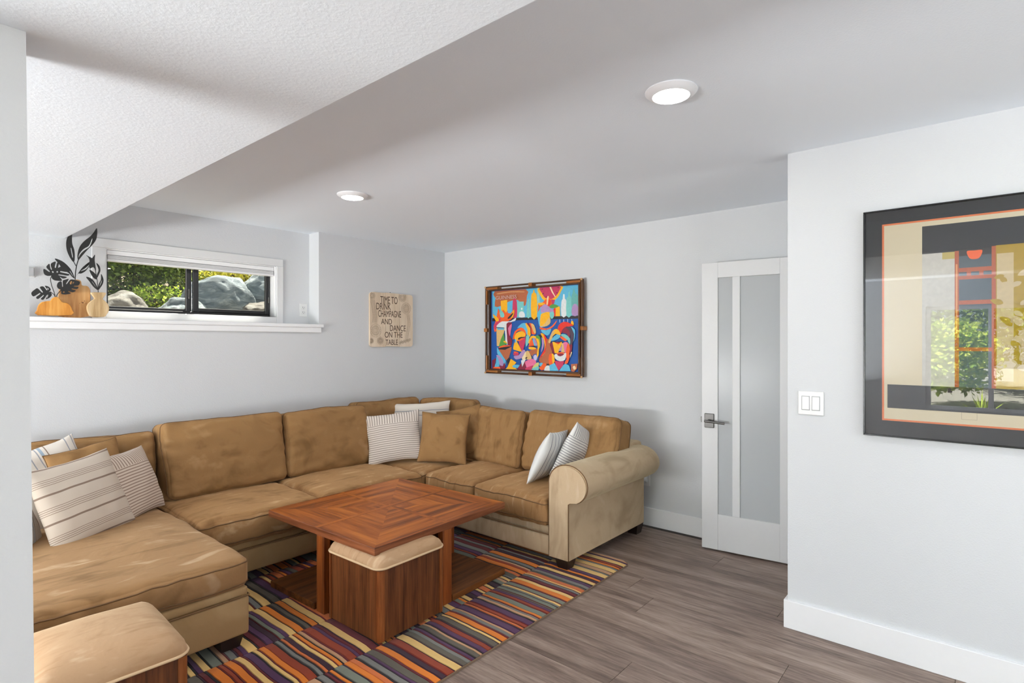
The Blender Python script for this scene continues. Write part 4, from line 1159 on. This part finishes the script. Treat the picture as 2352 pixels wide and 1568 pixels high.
 (LB, S([(1010,985),(1050,930),(1100,905),(1130,930),(1100,965),(1040,985)],2)), (OR, S([(1125,935),(1180,930),(1220,960),(1190,990),(1140,960)],2)), (TL, S([(1130,910),(1190,905),(1250,960),(1245,1040),(1220,980),(1160,935)],2)),
 (YE, [(1030,1000),(1150,1000),(1130,1080),(1100,1140),(1060,1140)]), (OR, S([(1060,1000),(1130,1000),(1100,1030)],2)), (RD, [(1080,1005),(1140,1005),(1105,1028)]),
 (PK, S([(1160,1015),(1220,1005),(1215,1100),(1195,1140),(1160,1080)],2)), (TN, [(1145,1010),(1165,1020),(1185,1130),(1140,1125)]), (PU, [(1135,1060),(1150,1050),(1145,1110),(1105,1112)]),
 (BK, S([(1020,985),(1080,1000),(1150,990),(1150,998),(1080,1010)],2)),
 (MR, S([(1000,1040),(1030,1010),(1060,1150),(1040,1140)],2)), (MR, S([(1245,1040),(1280,1040),(1260,1150),(1240,1120)],2)),
 (OR, S([(1225,1010),(1250,1090),(1220,1220),(1195,1150)],2)), (OR, S([(990,1160),(1040,1150),(1060,1240),(1030,1290),(990,1270)],2)), (YE, S([(1025,1150),(1050,1160),(1060,1240),(1035,1270)],2)), (OR, S([(1215,1200),(1250,1150),(1225,1260),(1180,1270)],2)), (CR, S([(1262,1130),(1276,1130),(1250,1200)],2)),
 (WH, S([(1055,1160),(1095,1150),(1130,1180),(1170,1145),(1205,1140),(1190,1220),(1130,1240),(1070,1210)],2)),
 (OR, S([(1080,1150),(1130,1125),(1190,1140),(1130,1155)],2)), (MR, S([(1090,1158),(1130,1142),(1180,1152),(1130,1180)],2)),
 (MG, [(1060,1230),(1100,1240),(1180,1240),(1165,1290),(1110,1355),(1085,1320)]),
 (LB, S([(995,1290),(1060,1260),(1090,1320),(1110,1358),(1000,1358)],1)), (LB, [(1165,1290),(1190,1270),(1240,1290),(1260,1362),(1115,1360)]),
 (BR_, S([(1265,1275),(1345,1270),(1340,1330),(1300,1370),(1265,1365)],1)), (CR, S([(1285,1310),(1310,1295),(1325,1330),(1300,1345)],2)),
]
paintp = [(c, [pq(*p) for p in pts]) for c, pts in paintp]
pa = empty('bar_painting', (XB, 3.22, 1.15)); tag(pa, 'colourful cubist bar scene painting in a dark rattan frame', 'painting')
PY0, PY1, PZ0, PZ1 = 2.642, 3.80, 1.152, 2.020      # outer frame
m_ratt = wood('dark_frame_wood', srgb(58, 36, 22), srgb(78, 50, 32), srgb(98, 66, 42), (1, .1, .1), .4, .2, 20)
m_ratt2 = wood('amber_frame_wood', srgb(134, 78, 30), srgb(158, 96, 42), srgb(176, 116, 60), (1, .1, .1), .4, .2, 20)
m_brass = plain('brass_corner', srgb(214, 170, 120), .35, .6)
a, c = pq(262, 1340), pq(1362, 300)
cy0, cy1, cz0, cz1 = min(a[0], c[0]), max(a[0], c[0]), 1.205, 1.966
cvs = mesh_obj('canvas', B().box(PXP, XB-.02, cy0, cy1, cz0, cz1), plain('canvas_back', srgb(30, 80, 150), .7), pa)
def clip(p): return (max(cy0+.002, min(cy1-.002, p[0])), max(cz0+.002, min(cz1-.002, p[1])))
colour_print('painted_shapes', [(c_, [clip(p) for p in pts]) for c_, pts in paintp], lambda y, z, d: (PXP-d, y, z), cvs)
w0, w1 = pq(332, 478), pq(590, 415)
text_mesh('painted_lettering', 'GUINNESS', (w0[0], w1[0], w0[1], w1[1]), lambda y, z, d: (PXP-.0175-d, y, z), plain('chalk_paint', srgb(206, 176, 166), .7), cvs, .0003)
# inner frame bars
for (y0, y1, z0, z1) in ((cy0-.014, cy1+.014, cz1, cz1+.015), (cy0-.014, cy1+.014, cz0-.015, cz0), (cy0-.014, cy0, cz0, cz1), (cy1, cy1+.014, cz0, cz1)):
    mesh_obj('inner_frame', B().rbox(PXP-.030, XB-.004, y0, y1, z0, z1, .003, 2), m_ratt, pa)
# outer rails, ends in amber, spacers
def rail(p0, p1, r_=.008):
    mesh_obj('outer_rail', B().tube([p0, p1], r_, 12), m_ratt, pa, smooth=True, auto=50)
xr = XB - .05
rail((xr, PY0+.012, PZ1-.012), (xr, PY1-.012, PZ1-.012)); rail((xr, PY0+.012, PZ0+.012), (xr, PY1-.012, PZ0+.012))
rail((xr, PY0+.014, PZ0+.012), (xr, PY0+.014, PZ1-.012), .016); rail((xr, PY1-.012, PZ0+.012), (xr, PY1-.012, PZ1-.012), .013)
for yy in (PY0+.012, PY1-.012):
    for zz in (PZ0+.012, PZ1-.012):
        sy = 1 if yy < 3.2 else -1; sz = 1 if zz < 1.6 else -1
        mesh_obj('corner_block', B().rbox(xr-.016, XB-.004, *sorted((yy+sy*.012, yy+sy*.16)), *sorted((zz+sz*.006, zz+sz*.026)), .003, 2), m_ratt2, pa)
        mesh_obj('corner_block', B().rbox(xr-.016, XB-.004, *sorted((yy+sy*.009, yy+sy*.024)), *sorted((zz+sz*.03, zz+sz*.17)), .003, 2), m_ratt2, pa)
        mesh_obj('corner_cap', B().rbox(xr-.02, xr-.012, yy-.009, yy+.009, zz-.009, zz+.009, .002, 1), m_brass, pa)
for (yy, zz) in ((3.22, PZ0+.02), (3.22, PZ1-.02), (PY0+.014, 1.585), (PY1-.014, 1.585)):
    mesh_obj('spacer', B().rbox(xr-.018, XB-.004, yy-.02, yy+.02, zz-.018, zz+.018, .004, 2), m_ratt2, pa)

# framed print on the right wall
def aq(x, y, X=XC-.014): p = at('X', X, 1920 + x*432/1058, 420 + y*640/1568); return (p.y, p.z)
fr = empty('framed_print', (XC, -.25, 1.03)); tag(fr, 'large abstract print under glass in a black frame on the right wall', 'framed print')
AY1, AZ0, AZ1 = .440, 1.026, 2.074; AY0 = -.93
m_frblk = plain('black_gloss_frame', srgb(20, 20, 22), .25)
FWd = .007
for (y0, y1, z0, z1) in ((AY0, AY1, AZ1-FWd, AZ1), (AY0, AY1, AZ0, AZ0+FWd), (AY0, AY0+FWd, AZ0+FWd, AZ1-FWd), (AY1-FWd, AY1, AZ0+FWd, AZ1-FWd)):
    mesh_obj('frame_bar', B().rbox(XC-.026, XC, y0, y1, z0, z1, .0015, 1), m_frblk, fr)
MATX = XC - .012
def flat(name, y0, y1, z0, z1, x, m, parent=fr): return mesh_obj(name, B().box(x, x+.0015, y0, y1, z0, z1), m, parent)
m_matb = plain('black_mat_board', srgb(38, 37, 38), .8)
m_matc = plain('cream_paper', srgb(222, 208, 176), .8)
iy1, iz0, iz1 = .3665, 1.101, 2.008; iy0 = AY0 + (AY1 - .3665)
flat('mat_board', AY0+FWd, AY1-FWd, AZ0+FWd, AZ1-FWd, MATX, m_matb)
flat('fillet', iy0, iy1, iz0, iz1, MATX-.0012, plain('orange_fillet', srgb(226, 118, 58), .6))
pp = flat('paper', iy0+.008, iy1-.008, iz0+.008, iz1-.008, MATX-.0024, m_matc)
GB, SL, GO, RU, OL, LG = (44,42,44), (74,88,98), (172,140,20), (176,84,46), (206,184,140), (206,202,192)
yR = iy0 + .02; yr = -.62
A = lambda x, y: aq(x, y)
def rct(x0, y0, x1, y1): a_, c_ = A(x0, y0), A(x1, y1); return [(a_[0], a_[1]), (c_[0], a_[1]), (c_[0], c_[1]), (a_[0], c_[1])]
yl = A(485, 600)[0]
pz = lambda y: A(485, y)[1]
def rz_(y0, y1, za, zb): return [(y0, za), (y1, za), (y1, zb), (y0, zb)]
z_t, z_m, z_b, z_bb = 1.979, 1.855, 1.268, 1.160
Y_ = lambda x: A(x, 600)[0]
polys = [
 (GB, rz_(yl, yr, z_t, z_m)),
 (LG, rz_(yl, Y_(668), z_m, z_b)), ((190,170,96), rz_(Y_(598), Y_(668), z_m, z_m-.03)),
 (SL, rz_(Y_(690), Y_(878), z_m, z_b)), (GB, rz_(Y_(690), Y_(878), z_m+.01, z_m-.022)),
 (RU, rz_(Y_(668), Y_(692), z_m+.002, z_b)), (RU, rz_(Y_(876), Y_(900), z_m+.01, z_b)),
 (RU, rz_(Y_(690), Y_(878), 1.782, 1.764)), (RU, rz_(Y_(690), Y_(878), 1.748, 1.732)), (RU, rz_(Y_(736), Y_(760), 1.782, 1.735)), (RU, rz_(Y_(806), Y_(830), 1.782, 1.735)),
 (RU, rz_(Y_(690), Y_(878), 1.642, 1.624)), (RU, rz_(Y_(690), Y_(878), 1.44, 1.424)), ((222,150,90), rz_(Y_(674), Y_(684), 1.8, 1.5)),
 ((240,96,30), S([(Y_(738), 1.853), (Y_(780), 1.853), (Y_(822), 1.853), (Y_(818), 1.833), (Y_(800), 1.818), (Y_(760), 1.818), (Y_(742), 1.833)], 3)),
 (GO, rz_(Y_(900), yr, z_m+.012, 1.262)), (OL, rz_(Y_(905), Y_(1000), 1.832, 1.30)),
 (GB, rz_(Y_(290), yr, z_b, z_bb)),
]
rl = random.Random(3)
def leafp(y, z, l, a, w=.32):
    ca, sa = math.cos(a), math.sin(a)
    return S([(y + ca*u*l - sa*v*l*w, z + sa*u*l + ca*v*l*w) for u, v in ((0, 0), (.3, .8), (.65, .7), (1, 0), (.65, -.7), (.3, -.8))], 2)
for i in range(46):
    y = Y_(900) - rl.uniform(.02, .17); z = rl.uniform(1.34, 1.80)
    polys.append((GO if y > Y_(1000) else OL, leafp(y, z, rl.uniform(.025, .055), rl.uniform(0, 6.28))))
colour_print('printed_shapes', polys, lambda y, z, d: (MATX-.0024-d, y, z), pp, 0.0002, .00006, .7)
e0, e1 = A(705, 1330), A(795, 1270)
q = B()
for (y0, y1, z0, z1) in ((e1[0], e0[0], e0[1], e0[1]+.0015), (e1[0], e0[0], e1[1]-.0015, e1[1]), (e0[0]-.0015, e0[0], e0[1], e1[1]), (e1[0], e1[0]+.0015, e0[1], e1[1])):
    q.box(MATX-.0030, MATX-.0024, y0, y1, z0, z1)
mesh_obj('embossed_box', q, plain('embossed_line', srgb(180, 166, 140), .8), pp)
m_artglass = glass_mat('print_glass', (.97, .97, .97, 1), 0.0, 1.7)
mesh_obj('glass_pane', B().box(XC-.020, XC-.0185, AY0+FWd, AY1-FWd, AZ0+FWd, AZ1-FWd), m_artglass, fr)

# ------------------------------------------------------------------ windows behind the photographer: the garden one and two added for fill
gw = struct(empty('window_2', (XW, -1.1, GZ0)), 'wide white framed garden window', 'window')
def gbar(n, y0, y1, z0, z1, p=gw): return mesh_obj(n, B().rbox(XW-.10, XW-.04, y0, y1, z0, z1, .004, 1), m_trim, p)
gbar('frame', GY0, GY1, GZ0, GZ0+.05); gbar('frame', GY0, GY1, GZ1-.05, GZ1)
for yy in (GY0+.03, -1.75, -.06, GY1-.03): gbar('mullion', yy-.03, yy+.03, GZ0+.05, GZ1-.05)
for (y0, y1) in ((GY0+.06, -1.78), (-1.72, -.09), (-.03, GY1-.06)):
    mesh_obj('pane', B().box(XW-.072, XW-.068, y0, y1, GZ0+.05, GZ1-.05), m_glass, gw)
sw2 = struct(empty('added_window_front', (.6, YS, SZ0)), 'broad white framed window added for the front fill light', 'window')
def sbar(n, x0, x1, z0, z1): return mesh_obj(n, B().rbox(x0, x1, YS-.10, YS-.04, z0, z1, .004, 1), m_trim, sw2)
sbar('frame', SX0, SX1, SZ0, SZ0+.05); sbar('frame', SX0, SX1, SZ1-.05, SZ1)
for xx in (SX0+.03, .6, SX1-.03): sbar('mullion', xx-.03, xx+.03, SZ0+.05, SZ1-.05)
for (x0, x1) in ((SX0+.06, .57), (.63, SX1-.06)):
    mesh_obj('pane', B().box(x0, x1, YS-.072, YS-.068, SZ0+.05, SZ1-.05), m_glass, sw2)

lw4 = struct(empty('added_window_left', (XW, 2.62, .4)), 'white framed window added in the left wall for fill light', 'window')
for (n_, y0, y1, z0, z1) in (('frame', LY0, LY1, .4, .45), ('frame', LY0, LY1, 2.05, 2.1), ('mullion', LY0, LY0+.06, .45, 2.05), ('mullion', LY1-.06, LY1, .45, 2.05), ('mullion', 2.59, 2.65, .45, 2.05)):
    gbar(n_, y0, y1, z0, z1, lw4)
for (y0, y1) in ((LY0+.06, 2.59), (2.65, LY1-.06)):
    mesh_obj('pane', B().box(XW-.072, XW-.068, y0, y1, .45, 2.05), m_glass, lw4)

# ------------------------------------------------------------------ gardens
def ground_mat(name, c1, c2, scale):
    m = N(name); m.set(Roughness=.95); m.color(m.mix(m.noise(m.coord('Object'), scale, 5, .7), c1, c2)); m.bump(m.noise(m.coord('Object'), scale*3, 3), .5, .05); return m.m
m_soil = ground_mat('garden_soil', srgb(96, 82, 64), srgb(140, 124, 100), 6)
m_grav = ground_mat('pale_gravel_ground', srgb(150, 148, 140), srgb(200, 198, 190), 14)
def sheet(x0, x1, y0, y1, fz, nx, ny):
    b = B()
    for i in range(nx+1):
        for j in range(ny+1):
            x, y = x0+(x1-x0)*i/nx, y0+(y1-y0)*j/ny; b.v.append((x, y, fz(x, y)))
    for i in range(nx):
        for j in range(ny):
            p = i*(ny+1)+j; b.f.append((p, p+ny+1, p+ny+2, p+1)); b.mi.append(0)
    return b
struct(mesh_obj('garden_bank', sheet(-4, 12, YN+.16, 14, lambda x, y: 1.42 + .22*(y-4.7) + .06*noise.noise((x, y, 0)), 24, 20), m_soil, smooth=True, fix=False), 'sloping garden bank outside the ledge window', 'ground')
struct(mesh_obj('garden_ground', sheet(-16, XW-.16, -9, 8, lambda x, y: .02 + .07*max(0, -x-6.5) + .03*noise.noise((x, y, 0)), 20, 24), m_grav, smooth=True, fix=False), 'gravel garden outside the wide window', 'ground')

def rock_mat(name, c1, c2, c3):
    m = N(name); m.set(Roughness=.85)
    v = m.coord('Object', (1, 1, 2.2), (.4, .3, .2)); f = m.noise(v, 5, 8, .7, 1.0)
    m.color(m.ramp(f, [(.38, c1), (.5, c2), (.62, c3)])); m.bump(f, .9, .06); return m.m
m_rock1 = rock_mat('blue_grey_rock', srgb(86, 97, 104), srgb(128, 138, 142), srgb(172, 179, 181))
m_rock2 = rock_mat('brown_grey_rock', srgb(92, 84, 74), srgb(134, 127, 117), srgb(172, 168, 160))
def boulder(c, s, seed, mat, label, rz=0.0):
    bm = bmesh.new(); bmesh.ops.create_icosphere(bm, subdivisions=5, radius=1)
    for v in bm.verts:
        p = v.co.copy()
        d = .24*noise.noise(p*1.1 + Vector((seed*3.3, seed, 0))) + .10*noise.noise(p*2.6 + Vector((seed, 0, 5))) + .035*noise.noise(p*7 + Vector((seed, 2, 0)))
        q = p*(1+d)
        q.x = q.x*s[0]; q.y = q.y*s[1]; q.z = q.z*s[2]
        v.co = Matrix.Rotation(rz, 3, 'Z') @ q + Vector(c)
    b = B(); b.frombm(bm)
    o = mesh_obj('boulder', b, mat, smooth=True); tag(o, label, 'boulder', 'boulders outside the ledge window'); return o
boulder((1.46, 5.62, 1.66), (.24, .25, .215), 1, m_rock2, 'low brown grey boulder at the left of the ledge window')
boulder((1.93, 5.60, 1.66), (.26, .25, .205), 2, m_rock1, 'low grey boulder behind the middle of the ledge window', .4)
boulder((2.27, 5.75, 1.78), (.33, .30, .34), 3, m_rock1, 'large blue grey boulder behind the right window pane', .2)
boulder((2.86, 5.95, 1.90), (.32, .30, .34), 4, m_rock1, 'rounded grey boulder at the right edge of the window view', .7)
boulder((2.62, 5.50, 1.66), (.24, .22, .22), 5, m_rock2, 'smaller boulder low in front at the right pane')

def leaf_mat(name, c1, c2, c3):
    m = N(name); m.set(Roughness=.6)
    oi = m.n('ShaderNodeNewGeometry')
    f = oi.outputs['Random Per Island']
    m.color(m.ramp(f, [(0, c1), (.5, c2), (1, c3)]))
    tr = m.n('ShaderNodeBsdfTranslucent'); m.l(m.b.inputs['Base Color'].links[0].from_socket, tr.inputs[0])
    mx = m.n('ShaderNodeMixShader'); mx.inputs[0].default_value = .35
    m.l(m.b.outputs[0], mx.inputs[1]); m.l(tr.outputs[0], mx.inputs[2]); m.l(mx.outputs[0], m.out.inputs[0])
    return m.m
m_lf1 = leaf_mat('green_leaves', srgb(58, 78, 34), srgb(104, 128, 56), srgb(160, 176, 84))
m_lf2 = leaf_mat('yellow_leaves', srgb(150, 146, 40), srgb(196, 188, 56), srgb(224, 218, 104))
m_lf3 = leaf_mat('bright_green_leaves', srgb(110, 146, 40), srgb(172, 196, 64), srgb(224, 230, 110))
m_lf4 = leaf_mat('olive_brown_leaves', srgb(86, 76, 50), srgb(128, 112, 74), srgb(170, 146, 92))
m_bark = plain('bark', srgb(86, 70, 58), .9)
def shrub(c, s, n, lf, mat, label, seed, group, cat='shrub', name='garden_shrub', flat_=.7):
    rn = random.Random(seed)
    t = empty(name, (c[0], c[1], c[2]-s[2])); tag(t, label, cat, group)
    b = B()
    for i in range(n):
        while True:
            p = Vector((rn.uniform(-1, 1), rn.uniform(-1, 1), rn.uniform(-1, 1)))
            if .25 < p.length < 1: break
        k = 1 + .35*noise.noise(p*2.2 + Vector((seed, 0, 0)))
        q = Vector((p.x*s[0]*k + c[0], p.y*s[1]*k + c[1], p.z*s[2]*k + c[2]))
        u = Vector((rn.gauss(0, 1), rn.gauss(0, 1), rn.gauss(0, flat_))).normalized(); w = u.orthogonal().normalized()
        w = (w*math.cos(i) + u.cross(w)*math.sin(i))
        l_ = lf*rn.uniform(.6, 1.3)
        b.add([q, q + u*l_*.5 + w*l_*.28, q + u*l_, q + u*l_*.5 - w*l_*.28], [(0, 1, 2, 3)])
    mesh_obj('foliage', b, mat, t, fix=False)
    q = B()
    for i in range(6):
        a_ = i*1.05
        q.tube([(c[0]+.02*math.cos(a_), c[1]+.02*math.sin(a_), c[2]-s[2]), (c[0]+s[0]*.2*math.cos(a_), c[1]+s[1]*.2*math.sin(a_), c[2]-s[2]*.2), (c[0]+s[0]*.6*math.cos(a_), c[1]+s[1]*.6*math.sin(a_), c[2]+s[2]*.4)], .012, 5, rr=[.018, .013, .005])
    mesh_obj('stems', q, m_bark, t, smooth=True)
    return t
GN_ = 'shrubs outside the ledge window'
shrub((1.85, 7.0, 2.35), (.75, .5, .62), 10000, .05, m_lf1, 'dense green shrub filling the left window pane', 21, GN_)
shrub((2.55, 7.5, 2.55), (.7, .5, .6), 8000, .05, m_lf3, 'yellow green shrub behind the middle of the window', 22, GN_)
shrub((1.98, 6.35, 1.90), (.40, .2, .13), 1400, .035, m_lf3, 'low yellow green plant above the left boulders', 23, GN_, 'plant')
shrub((2.92, 6.45, 2.22), (.55, .25, .2), 4200, .035, m_lf2, 'bright yellow low plant behind the rounded boulder', 24, GN_, 'plant')
shrub((3.35, 8.2, 2.75), (.7, .5, .7), 1500, .05, m_lf4, 'sparse brown twiggy shrub behind the big boulder', 25, GN_)
shrub((4.4, 8.4, 2.9), (.9, .6, .7), 6000, .06, m_lf1, 'dark green shrub far right beyond the boulders', 26, GN_)
shrub((3.0, 10.5, 3.3), (2.6, .8, 1.3), 7000, .13, m_lf1, 'tall green hedge closing the view behind the shrubs', 27, GN_, 'hedge', 'garden_hedge')

GW = 'plants outside the wide garden window'
shrub((-8.2, .55, 1.2), (.75, .8, .75), 3600, .12, m_lf3, 'round yellow green shrub outside the wide window', 31, GW)
shrub((-10.5, -.8, 2.2), (1.2, 2.0, 1.2), 4200, .16, m_lf1, 'leafy green tree crown outside the wide window', 32, GW, 'tree', 'garden_tree')
shrub((-9.5, -2.6, 1.3), (1.0, 1.2, .8), 3000, .14, m_lf3, 'second yellow green shrub farther along the wide window', 33, GW)
shrub((-11.5, 2.4, 2.0), (1.2, 1.6, 1.2), 3000, .16, m_lf1, 'dark green shrub at the far end of the gravel garden', 34, GW)
yu = empty('yucca_plant', (-6.9, .05, .3)); tag(yu, 'spiky pale green yucca in the gravel garden', 'plant')
rn = random.Random(8)
for i in range(34):
    a_ = rn.uniform(0, 6.28); e_ = rn.uniform(.25, 1.4); l_ = rn.uniform(.35, .55)
    d_ = Vector((math.cos(a_)*math.cos(e_), math.sin(a_)*math.cos(e_), math.sin(e_))); w_ = d_.cross(Vector((0, 0, 1))).normalized()*.016
    p0 = Vector((-6.9, .05, .12)); up_ = w_.cross(d_).normalized()*.004
    q = B().add([p0-w_, p0+w_, p0+d_*l_*.6+w_*.8, p0+d_*l_, p0+d_*l_*.6-w_*.8, p0-up_, p0+d_*l_*.6-up_], [(0, 1, 2, 3, 4), (0, 5, 1), (1, 5, 6, 2), (0, 4, 6, 5), (2, 6, 3), (3, 6, 4)])
    mesh_obj('leaf', q, m_lf3, yu)
b = B(); rn = random.Random(9)
for i in range(700):
    x, y = rn.uniform(-8.2, -5.2), rn.uniform(-3.2, 1.6); r_ = rn.uniform(.04, .11)
    bm = bmesh.new(); bmesh.ops.create_icosphere(bm, subdivisions=1, radius=r_)
    sx_, sy_, sz_ = rn.uniform(.7, 1.4), rn.uniform(.7, 1.4), rn.uniform(.4, .7)
    z_ = .02 + .07*max(0, -x-6.5)
    for v in bm.verts: v.co = (v.co.x*sx_+x, v.co.y*sy_+y, v.co.z*sz_+z_+r_*.2)
    b.frombm(bm)
tag(mesh_obj('river_stones', b, m_rock2, smooth=True, fix=False), 'pale river stones covering the gravel garden', 'stones', kind='stuff')
